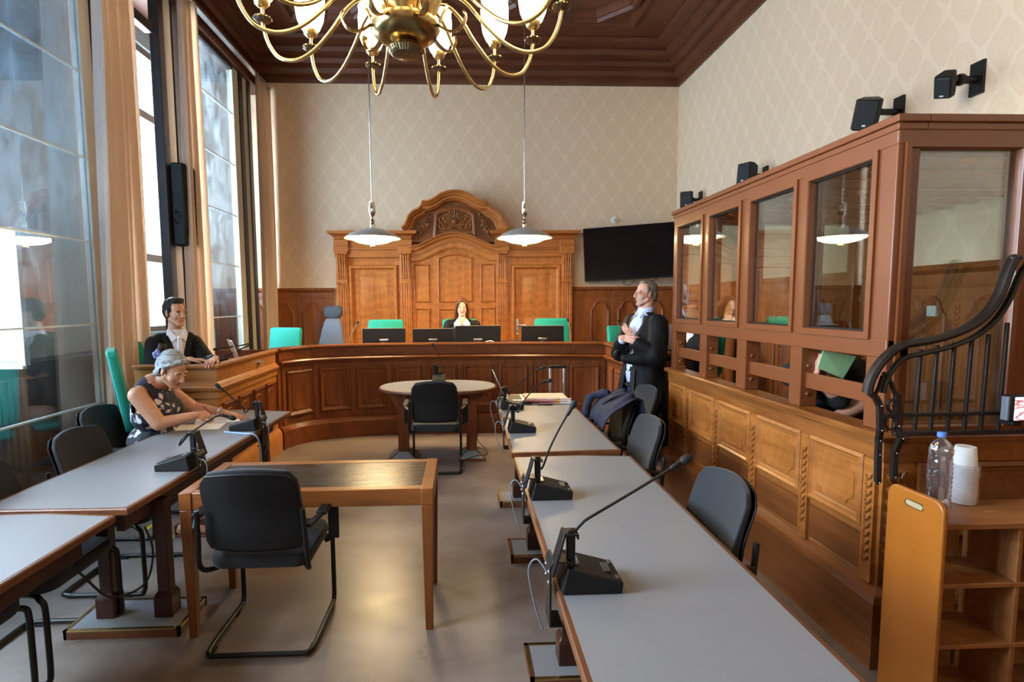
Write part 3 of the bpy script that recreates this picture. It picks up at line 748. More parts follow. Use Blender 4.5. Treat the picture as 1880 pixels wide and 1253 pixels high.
for s in (-1, 1):   # leaf garlands at either side
    g = MB(); gp = crv([(ax+s*.415, Y0-.02, 3.16), (ax+s*.43, Y0-.03, 3.0), (ax+s*.47, Y0-.04, 2.88), (ax+s*.55, Y0-.04, 2.76), (ax+s*.66, Y0-.03, 2.70)], 7)
    for i, p in enumerate(gp):
        for k in range(3):
            R3 = Euler((rnd.uniform(-1,1), rnd.uniform(-2,2), rnd.uniform(-1,1))).to_matrix()
            g.ell(p + V(rnd.uniform(-.035,.035), rnd.uniform(-.012,.0), rnd.uniform(-.03,.03)), (.012, .008, .026), R3, 8, 5)
    g.tube(gp, .012, 6)
    g.tube(crv([(ax+s*.62, Y0-.02, 2.9), (ax+s*.66, Y0-.02, 2.95), (ax+s*.72, Y0-.02, 2.9), (ax+s*.70, Y0-.02, 2.8), (ax+s*.74, Y0-.02, 2.76)]), .01, 6)
    g.build('leaf_garland', W_CARVE, dc, smooth=True, world=True)
# ================================================================ curved judges' bench
BT = 1.15
bpath = [(-2.05, 6.12), (-2.04, 6.22), (-1.95, 6.40), (-1.8, 6.545), (-1.6, 6.65), (-1.35, 6.73), (-1.0, 6.79), (-.5, 6.825), (.3, 6.825), (1.0, 6.765), (1.79, 6.63), (1.78, 5.5)]
bn = thing('judges_bench', 'long curved oak judges bench with panelled front and raised cap', 'bench', (0, 6.8, 0))
def front(parent, path, mat, mat_h, zb=0, top=BT, names=True):
    # travelling left to right with the court on the right side: outward offset is negative
    body = MB().sweep([(-.0, .02), (-.0, top-.03), (.06, top-.03), (.06, .02)], path); body.build('front_board', mat, parent, smooth=20, world=True)
    MB().sweep([(-.05, .0), (-.05, .20), (-.035, .23), (-.02, .25), (0, .26), (.02, 0)], path).build('plinth', mat_h, parent, smooth=25, world=True)
    MB().sweep([(0, .93), (-.02, .935), (-.03, .955), (-.055, .965), (-.065, .985), (-.05, 1.0), (-.02, 1.005), (0, 1.01)], path).build('moulding', mat_h, parent, smooth=25, world=True)
    MB().sweep([(.0, 1.01), (-.025, 1.01), (-.025, top-.03), (0, top-.03)], path).build('frieze', mat_h, parent, smooth=25, world=True)
    MB().sweep([(-.045, top-.03), (-.05, top-.015), (-.045, top), (.1, top), (.1, top-.03)], path).build('cap', mat_h, parent, smooth=25, world=True)
front(bn, bpath, W_BENCH, W_BENCH_H)
def along(path):
    P = [Vector(p) for p in path]; L = [0]
    for i in range(len(P)-1): L.append(L[-1] + (P[i+1]-P[i]).length)
    def f(s):
        for i in range(len(P)-1):
            if s <= L[i+1] or i == len(P)-2:
                t = (s-L[i])/(L[i+1]-L[i]); return P[i] + (P[i+1]-P[i])*t
    return f, L[-1]
FR = [(-.012,0), (-.01,.018), (.004,.026), (.016,.014), (.03,.008), (.036,.004)]
def bay_panel(parent, a, b, z0, z1, mat, notch=True, name='panel', off=.0):
    d = (b-a).normalized(); o = V(a.x, a.y, 0) + V(d.y, -d.x, 0)*off; w_ = (b-a).length
    M = frameM(o, (d.x, d.y, 0), (0,0,1))
    if w_ <= .05: return
    r_ = .045 if notch else 0
    m = MB().panel([(0, z0), (w_, z0), (w_, z1), (0, z1)], FR, M)
    if notch and w_ > .16:
        x0, x1, y0, y1 = .055, w_-.055, z0+.055, z1-.055
        poly = [(x0+r_, y0), (x1-r_, y0), (x1-r_*.4, y0+r_*.4), (x1, y0+r_), (x1, y1-r_), (x1-r_*.4, y1-r_*.4), (x1-r_, y1), (x0+r_, y1), (x0+r_*.4, y1-r_*.4), (x0, y1-r_), (x0, y0+r_), (x0+r_*.4, y0+r_*.4)]
        m.panel(poly, [(0,.002), (.006,.009), (.014,.006)], M)
    return m.build(name, mat, parent, smooth=25, world=True)
f, L = along(bpath[:11])
nb = 9; edges = [.12 + (L-.16)*i/nb for i in range(nb+1)]
for i in range(nb):
    bay_panel(bn, f(edges[i]+.055), f(edges[i+1]-.055), .36, .86, W_BENCH, off=.004)
for i, s in enumerate(edges):
    st = MB(); pl = MB()
    a, b = f(max(0, s-.03)), f(min(L, s+.03)); d = (b-a).normalized()
    M = frameM(V(a.x, a.y, 0), (d.x, d.y, 0), (0,0,1)); w_ = (b-a).length
    st.add([M @ Vector(q) for q in ((0,.26,0),(w_,.26,0),(w_,.93,0),(0,.93,0),(0,.26,.012),(w_,.26,.012),(w_,.93,.012),(0,.93,.012))], [(0,3,2,1),(4,5,6,7),(0,1,5,4),(1,2,6,5),(2,3,7,6),(3,0,4,7)])
    if i > 4: leaf_strip(st, M @ Matrix.Translation((0,0,.012)), w_/2, .3, .9, .018)
    pl.add([M @ Vector(q) for q in ((-.01,1.02,.02),(w_+.01,1.02,.02),(w_+.01,1.11,.02),(-.01,1.11,.02),(-.01,1.02,.032),(w_+.01,1.02,.032),(w_+.01,1.11,.032),(-.01,1.11,.032))], [(0,3,2,1),(4,5,6,7),(0,1,5,4),(1,2,6,5),(2,3,7,6),(3,0,4,7)])
    st.build('stile', W_BENCH, bn, smooth=25, world=True); pl.build('frieze_block', W_BENCH_H, bn, bevel=.004, world=True)
for (a, b) in ((Vector((1.787, 6.42)), Vector((1.785, 6.28))), (Vector((1.784, 6.16)), Vector((1.782, 5.9))), (Vector((1.782, 5.82)), Vector((1.78, 5.56)))):
    bay_panel(bn, a, b, .36, .86, W_BENCH, off=.004)
# desk surface behind the front
inner = [(-2.62, 6.12), (-2.5, 6.5), (-2.2, 6.95), (-1.7, 7.2), (-1.0, 7.32), (.3, 7.34), (1.2, 7.3), (2.2, 7.1), (2.35, 5.5)]
MB().zprism([(p[0]+.0, p[1]+.055 if i < 10 else p[1]) for i, p in enumerate(bpath)] + inner[::-1], 1.04, 1.075).build('desk_surface', W_BENCH_H, bn, world=True)
MB().box(1.80, 2.33, 5.5, 5.54, .02, 1.12).build('end_panel', W_BENCH_H, bn, bevel=.004, world=True)
# ---------------------------------------------------------------- prosecutor's desk, left wing
dk = thing('side_desk', 'light oak raised desk with panelled side where the man with the white tie sits', 'desk', (-2.35, 5.3, 0))
dpath = [(-2.70, 6.08), (-2.70, 4.58), (-2.04, 4.58), (-2.06, 6.08)]
dpath = [(-2.70, 4.58), (-2.035, 4.58), (-2.055, 6.08)]
body = MB().sweep([(0, .02), (0, BT-.02), (.035, BT-.02), (.035, .02)], dpath); body.build('side_board', W_DESK, dk, smooth=20, world=True)
MB().sweep([(-.045, 0), (-.045, .2), (-.03, .24), (-.01, .26), (0, .26), (.02, 0)], dpath).build('plinth', W_DESK, dk, smooth=25, world=True)
MB().sweep([(0,.86), (-.012,.865), (-.012,.92), (-.03,.93), (-.04,.955), (-.03,.97), (-.02,.975), (0,1.0)], dpath).build('moulding', W_DESK, dk, smooth=25, world=True)
MB().sweep([(-.025, BT-.03), (-.03, BT-.01), (-.025, BT), (.045, BT), (.045, BT-.03)], dpath).build('cap', W_DESK, dk, smooth=25, world=True)
for i in range(4):
    y0_ = 4.66 + i*.355
    a = Vector((-2.035-.02*(y0_-4.58)/1.5, y0_)); b = Vector((-2.035-.02*(y0_+.27-4.58)/1.5, y0_+.27))
    bay_panel(dk, a, b, .34, .80, W_BENCH, off=.003)
for (a, b) in ((-2.66, -2.30), (-2.24, -2.09)):
    MB().panel([(a, .3), (b, .3), (b, .82), (a, .82)], [(0,0), (.006,.012), (.016,.006), (.02,.0)], frameM((0, 4.577, 0), (1,0,0), (0,0,1))).build('panel', W_DESK, dk, smooth=25, world=True)
MB().box(-2.68, -2.06, 4.62, 6.06, 1.03, 1.06).build('desk_surface', W_DESK, dk, world=True)
MB().box(-2.70, -2.06, 6.06, 6.10, .02, 1.145).build('end_panel', W_BENCH_H, dk, bevel=.004, world=True)
# ================================================================ wooden dock with its glazed booth and iron rail
BX0, BY0, BY1, RT = 1.86, 2.30, 4.74, 1.06
dock = thing('dock', 'oak panelled dock wall with carved strips beneath the glass booth', 'dock', (BX0, 2.3, 0))
path = [(BX0, BY1+.02), (BX0, BY0-.02), (3.52, BY0-.02)]
# travelling towards the camera then right: the court is on the right-hand side, so outward = negative
MB().sweep([(0, .02), (0, RT-.03), (.07, RT-.03), (.07, .02)], path).build('side_board', W_DOCK, dock, smooth=20, world=True)
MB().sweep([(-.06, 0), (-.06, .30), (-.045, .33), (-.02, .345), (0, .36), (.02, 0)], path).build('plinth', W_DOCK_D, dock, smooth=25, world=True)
MB().sweep([(-.012, RT-.13), (-.02, RT-.04), (-.05, RT-.03), (-.055, RT-.01), (-.045, RT), (.09, RT), (.09, RT-.03), (0, RT-.04), (0, RT-.13)], path).build('rail', W_DOCK_H, dock, smooth=25, world=True)
ys = [4.66, 4.28, 3.79, 3.27, 2.72]     # panel bays on the long side, far to near (carved strips between)
DF = [(-.008,0), (-.006,.018), (.01,.026), (.022,.014), (.03,.012), (.04,.004)]
def dock_panel(a, b, z0, z1, mat, shaped=True):
    w_ = (a-b); M = frameM((BX0-.003, a, 0), (0,-1,0), (0,0,1))
    m = MB().panel([(0, z0), (w_, z0), (w_, z1), (0, z1)], DF if shaped else [(0,0),(.004,.008),(.01,.004)], M)
    if shaped:
        i = .055; x0, x1, y0, y1 = i, w_-i, z0+i, z1-i; r_ = .05
        poly = [(x0+r_, y0), (x1-r_, y0), (x1-r_*.8, y0+r_*.5), (x1-.008, y0+r_*.8), (x1, y0+r_*1.4), (x1, y1-r_*1.4), (x1-.008, y1-r_*.8), (x1-r_*.8, y1-r_*.5), (x1-r_, y1), (x0+r_, y1), (x0+r_*.8, y1-r_*.5), (x0+.008, y1-r_*.8), (x0, y1-r_*1.4), (x0, y0+r_*1.4), (x0+.008, y0+r_*.8), (x0+r_*.8, y0+r_*.5)]
        m.panel(poly, [(0,.003), (.004,.010), (.012,.007)], M)
    m.build('panel', mat, dock, smooth=25, world=True)
edges = [4.76, 4.33, 3.83, 3.32, 2.80, 2.335]
for i in range(5):
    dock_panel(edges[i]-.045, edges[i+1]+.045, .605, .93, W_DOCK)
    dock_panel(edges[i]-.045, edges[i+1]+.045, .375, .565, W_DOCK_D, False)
for e in edges[1:]:
    st = MB()
    y = e
    M = frameM((BX0, y+.035, 0), (0,-1,0), (0,0,1))
    st.box(BX0-.02, BX0, y-.035, y+.035, .36, .93); leaf_strip(st, M @ Matrix.Translation((0,0,.02)), .035, .42, .9, .02)
    st.build('carved_strip', W_DOCK, dock, smooth=25, world=True)
fm = frameM((0, BY0-.023, 0), (1,0,0), (0,0,1))
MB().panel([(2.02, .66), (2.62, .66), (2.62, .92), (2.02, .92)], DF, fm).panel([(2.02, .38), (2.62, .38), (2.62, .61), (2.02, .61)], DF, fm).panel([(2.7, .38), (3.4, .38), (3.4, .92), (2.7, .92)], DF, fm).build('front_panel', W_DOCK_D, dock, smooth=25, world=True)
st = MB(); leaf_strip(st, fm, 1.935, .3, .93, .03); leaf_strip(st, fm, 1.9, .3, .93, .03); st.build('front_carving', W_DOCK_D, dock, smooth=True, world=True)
MB().box(BX0+.08, 3.5, BY0+.1, BY1+.3, .0, .16).build('platform', W_DARK, dock, world=True)
MB().box(2.95, 3.35, 2.6, 4.6, .16, .60).build('seat_box', W_DARK, dock, bevel=.01, world=True)
# ---------------------------------------------------------------- booth
bt = thing('glass_booth', 'brown metal framed glass booth standing on the dock', 'booth', (BX0, BY0, RT))
ZT, ZW1, ZW0, ZO1 = 2.41, 2.27, 1.50, 1.385
T = .055
posts = [(4.74, 4.655), (4.17, 4.06), (3.60, 3.48), (3.0, 2.895), (2.42, 2.30)]
m = MB()
for (a, b) in posts: m.box(BX0, BX0+.10, b, a, RT, ZT-.02)
m.box(BX0-.002, BX0+.10, BY0, BY1, ZW1+.03, ZT-.02); m.box(BX0-.002, BX0+.10, BY0, BY1, ZO1, ZW0-.03)
m.box(3.42, 3.52, BY0, BY0+.1, RT, ZT-.02).box(BX0, 3.52, BY0-.002, BY0+.1, ZW1+.03, ZT-.02)
m.box(2.42, 2.52, BY0, BY0+.08, RT, ZT-.02)
m.box(3.42, 3.52, BY1-.09, BY1, RT, ZT-.02)
m.box(BX0, 3.52, BY1-.09, BY1, ZW1+.03, ZT-.02).box(BX0, 3.52, BY1-.06, BY1, 1.38, 1.47)
m.build('frame', BOOTH, bt, bevel=.006, world=True)
m = MB()
for (z0, z1, o) in ((ZT-.02, ZT+.012, .02), (ZT-.05, ZT-.02, .008)):
    m.box(BX0-o, BX0+.12, BY0-o, BY1+o, z0, z1).box(3.42, 3.54, BY0-o, BY1+o, z0, z1).box(BX0+.12, 3.42, BY0-o, BY0+.12, z0, z1).box(BX0+.12, 3.42, BY1-.1, BY1+o, z0, z1)
m.build('top_rim', BOOTH, bt, bevel=.004, world=True)
def fr_yz(a, b, z0, z1):
    return MB().panel([(0, z0), (a-b, z0), (a-b, z1), (0, z1)], [(0,-.03), (0,.012), (.03,.012), (.034,.006), (.036,-.03)], frameM((BX0, a, 0), (0,-1,0), (0,0,1)), fill=False)
wins = [(4.66, 4.165), (4.065, 3.595), (3.485, 2.995), (2.90, 2.415)]
for (a, b) in wins:
    w_ = fr_yz(a+.015, b-.015, ZW0-.035, ZW1+.035).build('window_frame', BOOTH, bt, smooth=25, world=True)
    MB().box(BX0+.02, BX0+.032, b, a, ZW0-.02, ZW1+.02).build('pane', GL_BOOTH, w_, world=True)
    g = MB().panel([(0, ZW0-.002), (a-b-.02, ZW0-.002), (a-b-.02, ZW1+.002), (0, ZW1+.002)], [(0,.0), (.008,.002), (.01,0)], frameM((BX0+.012, a-.01, 0), (0,-1,0), (0,0,1)), fill=False)
    g.build('gasket', RUBBER, w_, world=True)
w_ = MB().panel([(1.89, RT), (2.43, RT), (2.43, ZW1+.04), (1.89, ZW1+.04)], [(0,-.03), (0,.012), (.022,.012), (.026,.004), (.028,-.03)], frameM((0, BY0, 0), (1,0,0), (0,0,1)), fill=False).build('window_frame', BOOTH, bt, smooth=25, world=True)
MB().box(1.91, 2.42, BY0+.02, BY0+.034, RT+.01, ZW1+.02).build('pane', GL_BOOTH, w_, world=True)
MB().box(2.52, 3.42, BY0+.02, BY0+.034, RT+.01, ZW1+.02).build('pane', GL_BOOTH, bt, world=True)
MB().box(BX0+.1, 3.42, BY1-.05, BY1-.036, 1.47, ZW1+.03).build('pane', GL_BOOTH, bt, world=True)
# open hatch bars with bolted brackets
for k, (a, b) in enumerate(wins):
    a2 = a+.01 if k else 4.655; hb = 1.25
    m = MB().box(BX0+.03, BX0+.05, b-.0, a2, hb-.085, hb).build('hatch_bar', BOOTH, bt, bevel=.003, world=True)
    br = MB().box(BX0+.015, BX0+.075, a2-.012, a2+.0, hb-.15, hb+.06).build('bracket', BOOTH, m, bevel=.002, world=True)
    for z in (hb+.035, hb-.12): MB().ell((BX0+.045, a2-.014, z), (.013, .008, .013), None, 10, 6).build('bolt', BOOTH, m, smooth=True, world=True)
# slatted roof grid; glowing strips above paint the white glints on the slats
for i in range(10):
    y = BY0+.17+i*.235
    MB().box(BX0+.08, 3.5, y-.018, y+.018, ZW1+.02, ZW1+.10).build('roof_slat', BOOTH, bt, bevel=.003, world=True)
g = MB()
for i in range(5):
    for j in range(9):
        x = BX0+.34+i*.30; y = BY0+.17+j*.235; g.box(x-.010, x+.010, y+.018, y+.217, ZW1+.03, ZW1+.10)
g.build('roof_grid', BOOTH, bt, world=True)
for j in range(0, 10):
    y = BY0+.055+j*.235; x = BX0+.25+(j % 3)*.3
    if y < BY1-.1: MB().box(x, x+.42, y-.006, y+.006, ZW1+.105, ZW1+.12).build('glint_strip', SLAT_GLINT, bt, world=True)
# ---------------------------------------------------------------- wrought iron rail
ir = thing('iron_railing', 'curved black wrought iron railing on the dock corner', 'railing', (1.86, 2.2, .8))
IY = 2.185
def P3(px, py, y=IY): q = at(px, py, y=y); return q
top = crv([P3(*q) for q in ((1592,722), (1597,700), (1608,678), (1622,660), (1640,644), (1662,633), (1700,627), (1740,617), (1780,600), (1812,575), (1835,540), (1850,500), (1862,474))], 4)
MB().tube(top, .016, 8, flat=(1.1, 1.5)).build('handrail', IRON, ir, smooth=40, world=True)
low = crv([P3(*q) for q in ((1620,722), (1626,700), (1640,676), (1660,658), (1700,648), (1745,637), (1790,618), (1825,590), (1850,555), (1872,505), (1890,480))], 4)
MB().tube(low, .011, 8, flat=(1, 1.3)).build('lower_rail', IRON, ir, smooth=40, world=True)
def ypath(px): # handrail height above px
    best = min(top, key=lambda p: abs(847 + p.x/p.y*1000 - px)); return best.z
for px in (1679, 1708, 1739, 1770, 1800, 1832):
    t_ = P3(px, 790); z_ = ypath(px)
    m = MB().bar(t_, (t_.x+.006, t_.y, z_-.01), .013, .013, (0,1,0))
    m.build('baluster', IRON, ir, bevel=.002, world=True)
a, b = P3(1625, 763), P3(1895, 757); MB().bar(a, b, .016, .016).build('mid_bar', IRON, ir, bevel=.003, world=True)
a, b = P3(1640, 797), P3(1895, 792); MB().bar(a, b, .02, .02).build('base_bar', IRON, ir, bevel=.003, world=True)
for pts in (((1597,722), (1608,731), (1615,745), (1616,790), (1623,812), (1622,838), (1621,890)), ((1647,724), (1648,760), (1647,782), (1654,805), (1653,835), (1651,880))):
    p = [P3(*q) for q in pts]
    p = [V(q.x, q.y+(.0 if i < 4 else .03), q.z) for i, q in enumerate(p)]
    m = MB()
    for i in range(len(p)-1): m.bar(p[i], p[i+1], .022, .018, (0,1,0))
    for q in p: m.ell(q, (.011,.011,.011), None, 8, 6)
    s_ = m.build('standard', IRON, ir, smooth=40, world=True)
    d = MB()
    for q in p[2:]: d.ell((q.x, q.y-.012, q.z), (.004,.004,.004), None, 8, 5)
    d.build('rivet', STEEL, s_, smooth=True, world=True)
m = MB()
m.tube(crv([P3(1647,742), P3(1640,735), P3(1633,738), P3(1630,748), P3(1636,756), P3(1644,750), P3(1640,744)]), .007, 8)
m.tube([P3(1634+9*cos(a*.35), 777+12*sin(a*.35)) for a in range(18)], .006, 8, closed=True)
m.tube(crv([P3(1622,685), P3(1634,700), P3(1640,715), P3(1646,730)]), .009, 8)
m.tube([P3(1607,724), P3(1613,712), P3(1620,690)], .008, 6)
MB().ell(P3(1862,474), (.02,.018,.016)).ell(P3(1870,473), (.014,.012,.012)).build('rail_knob', IRON, ir, smooth=True, world=True)
m.build('scrollwork', IRON, ir, smooth=True, world=True)
q = P3(1870, 750, 2.12)
ph = thing('phone_display', 'small blurred device with a bright screen at the right end of the iron railing', 'phone', q)
MB().box(-.045, .06, -.012, .03, -.055, .055).build('casing', BLK_PLAS, ph, bevel=.008)
def screen_mat():
    n = N('phone_screen'); nz = n.n('ShaderNodeTexNoise', i_Vector=n.coord('Object', (9, 9, 26)), i_Scale=1.2, i_Detail=2.0)
    c = n.ramp(nz.outputs['Fac'], [(.40, srgb(245,240,250)), (.50, srgb(160,60,60)), (.58, srgb(240,236,250))]); n.l(c, n.b.inputs['Emission Color']); n.b.inputs['Emission Strength'].default_value = .8
    n.l(c, n.b.inputs['Base Color']); return n.m
MB().box(-.03, .055, -.0135, -.0115, -.048, .048).build('screen', screen_mat(), ph)
MB().box(-.058, -.045, -.01, .02, -.05, .05).build('clamp', GRY_PLAS, ph, bevel=.004)
MB().box(-.02, .02, .0, .07, -.075, -.05).build('clip', BLK_PLAS, ph, bevel=.004)
# ================================================================ tables
def pedestal(parent, x0, x1, y0, y1, cols, top=.66):
    cx = (x0+x1)/2
    fp = MB().box(x0+.012, x1-.012, y0+.012, y1-.012, .0, .045).build('foot_plate', TOP_GREY, parent, world=True)
    m = MB()
    for (a, b, c, d) in ((x0, x1, y0, y0+.014), (x0, x1, y1-.014, y1), (x0, x0+.014, y0, y1), (x1-.014, x1, y0, y1)): m.box(a, b, c, d, 0, .04)
    m.build('foot_edge', W_EDGE, fp, world=True)
    m = MB()
    for (a, b, c, d) in ((x0, x1, y0, y0+.016), (x0, x1, y1-.016, y1), (x0, x0+.016, y0, y1), (x1-.016, x1, y0, y1)): m.box(a-.001, b+.001, c-.001, d+.001, .04, .048)
    m.build('brass_edge', BRASS, fp, world=True)
    yc = (y0+y1)/2
    for x in cols:
        m = MB().box(x-.03, x+.03, yc-.03, yc+.03, .045, top)
        m.box(x-.046, x+.046, yc-.046, yc+.046, .045, .15).sweep([(0,.15),(.016,.15),(.010,.163),(.0,.178)], [(x-.03,yc-.03),(x-.03,yc+.03),(x+.03,yc+.03),(x+.03,yc-.03)], closed=True)
        m.build('column', W_DARK, parent, bevel=.004, world=True)
def court_table(label, poly, feet, aprons, loc, t=.74):
    r = thing('court_table', label, 'table', loc, 0, 'grey topped court tables')
    n = len(poly)
    MB().panel(poly, [(.018, .0), (.018, .001)], Matrix.Translation((0,0,t))).build('tabletop', TOP_GREY, r, world=True)
    M = Matrix.Translation((0,0,t-.032))
    MB().panel(poly, [(.02, 0), (.004, 0), (0, .006), (0, .028), (.004, .033), (.02, .0325)], M, fill=False).zprism([(p[0]*.985+loc[0]*.015, p[1]*.992+loc[1]*.008) for p in poly], t-.03, t-.002).build('edge_band', W_EDGE, r, smooth=25, world=True)
    m = MB()
    for b in aprons: m.box(*b)
    m.build('apron', W_DARK, r, bevel=.004, world=True)
    for f_ in feet: pedestal(r, *f_)
    return r
# right-hand row
court_table('long grey topped table in the right row, with the laptop and red folders', [(.295, 3.20), (.97, 3.23), (.985, 5.02), (.31, 5.0)],
    [(.30, .94, 4.24, 4.52, (.46, .80)), (.30, .94, 3.30, 3.56, (.46, .80))], [(.40, .44, 3.3, 4.9, .62, .71), (.84, .88, 3.3, 4.9, .62, .71)], (.64, 4.1, 0))
court_table('long grey topped table nearest the camera in the right row', [(.285, 1.0), (.95, 1.0), (.99, 3.10), (.68, 3.135), (.30, 3.11)],
    [(.28, .94, 2.17, 2.42, (.46, .80)), (.28, .94, 1.15, 1.4, (.46, .80))], [(.40, .44, 1.2, 3.0, .62, .71), (.84, .88, 1.2, 3.0, .62, .71)], (.63, 2.05, 0))
# left-hand row
court_table('long grey topped table in the left row where the woman in the floral dress writes', [(-2.16, 2.42), (-1.49, 2.41), (-1.44, 4.6), (-1.9, 4.72), (-2.14, 4.70)],
    [(-1.97, -1.41, 2.63, 2.92, (-1.83, -1.54)), (-2.0, -1.42, 4.1, 4.36, (-1.83, -1.54))], [(-1.60, -1.56, 2.5, 4.5, .60, .71), (-2.02, -1.98, 2.5, 4.5, .62, .71)], (-1.8, 3.5, 0))
court_table('grey topped table corner nearest the camera at the left edge', [(-2.2, .6), (-1.50, .6), (-1.495, 2.34), (-1.8, 2.385), (-2.2, 2.38)],
    [(-2.0, -1.44, .8, 1.08, (-1.83, -1.54))], [(-1.62, -1.58, .7, 2.25, .60, .71), (-2.04, -2.0, .7, 2.25, .62, .71)], (-1.85, 1.5, 0))
# teak table with a black top
t = thing('glass_topped_table', 'teak framed table with glossy black top beneath the chandelier', 'table', (-.76, 2.87, 0))
x0, x1, y0, y1, h = -1.37, -.145, 2.615, 3.13, .735
MB().box(x0+.06, x1-.06, y0+.05, y1-.05, h-.03, h-.002).build('black_top', DARK_TOP, t, world=True)
m = MB().box(x0+.055, x1-.055, y0, y0+.055, h-.085, h).box(x0+.055, x1-.055, y1-.055, y1, h-.085, h); m.build('side_rail', W_TABLE, t, bevel=.004, world=True)
for (a, b) in ((x0, x0+.06), (x1-.06, x1)): MB().box(a, b, y0-.005, y1+.005, h-.085, h+.002).build('end_rail', W_TABLE, t, bevel=.004, world=True)
for (a, b, c, d) in ((x0, x0+.06, y0-.005, y0+.055), (x1-.06, x1, y0-.005, y0+.055), (x0, x0+.06, y1-.055, y1+.005), (x1-.06, x1, y1-.055, y1+.005)):
    k = .011
    MB().hexa([(a+k,c+k,0),(b-k,c+k,0),(b-k,d-k,0),(a+k,d-k,0)], [(a,c,h-.085),(b,c,h-.085),(b,d,h-.085),(a,d,h-.085)]).build('leg', W_TLEG, t, bevel=.004, world=True)
# oval witness table
ov = thing('oval_table', 'oval grey topped witness table on two splayed wooden legs', 'table', (-.26, 5.95, 0))
def oval(a, b, n=40, p=2.3):
    return [(a*math.copysign(abs(cos(2*pi*i/n))**(2/p), cos(2*pi*i/n)), b*math.copysign(abs(sin(2*pi*i/n))**(2/p), sin(2*pi*i/n))) for i in range(n)]
MB().zprism(oval(.625, .435), .735, .742).build('tabletop', TOP_GREY, ov)
m = MB(); n_ = 40
m.rings([[V(x, y, z) for x, y in oval(.625+o, .435+o)] for (o, z) in ((-.02,.70), (.0,.70), (.018,.708), (.02,.722), (.012,.738), (.0,.7415))], cap=False); m.build('edge_band', W_EDGE, ov, smooth=40)
for s in (-1, 1):
    x = s*.36
    lg = MB().box(x-.055, x+.055, -.28, -.17, .07, .70).prism([(x-.055,.55),(x-.15,.70),(x+.15,.70),(x+.055,.55)], -.27, -.18).box(x-.05, x+.05, -.25, .25, .64, .70)
    lg.build('leg', W_BENCH, ov, bevel=.004)
    f_ = MB().rings([[V(x+a*w_, -.24+b*w2, z) for a, b in ((-1,-1),(1,-1),(1,1),(-1,1))] for (w_, w2, z) in ((.135,.17,0), (.135,.17,.03), (.06,.075,.085))])
    f_ = f_.build('foot_plate', TOP_GREY, ov)
    e = MB()
    for a, b in ((-1,-1),(1,-1),(1,1),(-1,1)): e.tube([(x+a*.135, -.24+b*.17, .03), (x+a*.06, -.24+b*.075, .085)], .006, 6)
    for (a, b, c, d) in ((-1,-1,1,-1),(1,-1,1,1),(1,1,-1,1),(-1,1,-1,-1)): e.bar((x+a*.135, -.24+b*.17, .015), (x+c*.135, -.24+d*.17, .015), .012, .032)
    e.build('foot_edge', W_EDGE, f_)
MB().tube(crv([(.42,-.24,.68), (.43,-.25,.3), (.42,-.27,.2), (.5,-.33,.11), (.52,-.36,.06), (.4,-.38,.05), (.3,-.42,.03)]), .004, 6).build('cable', RUBBER, ov, smooth=True)
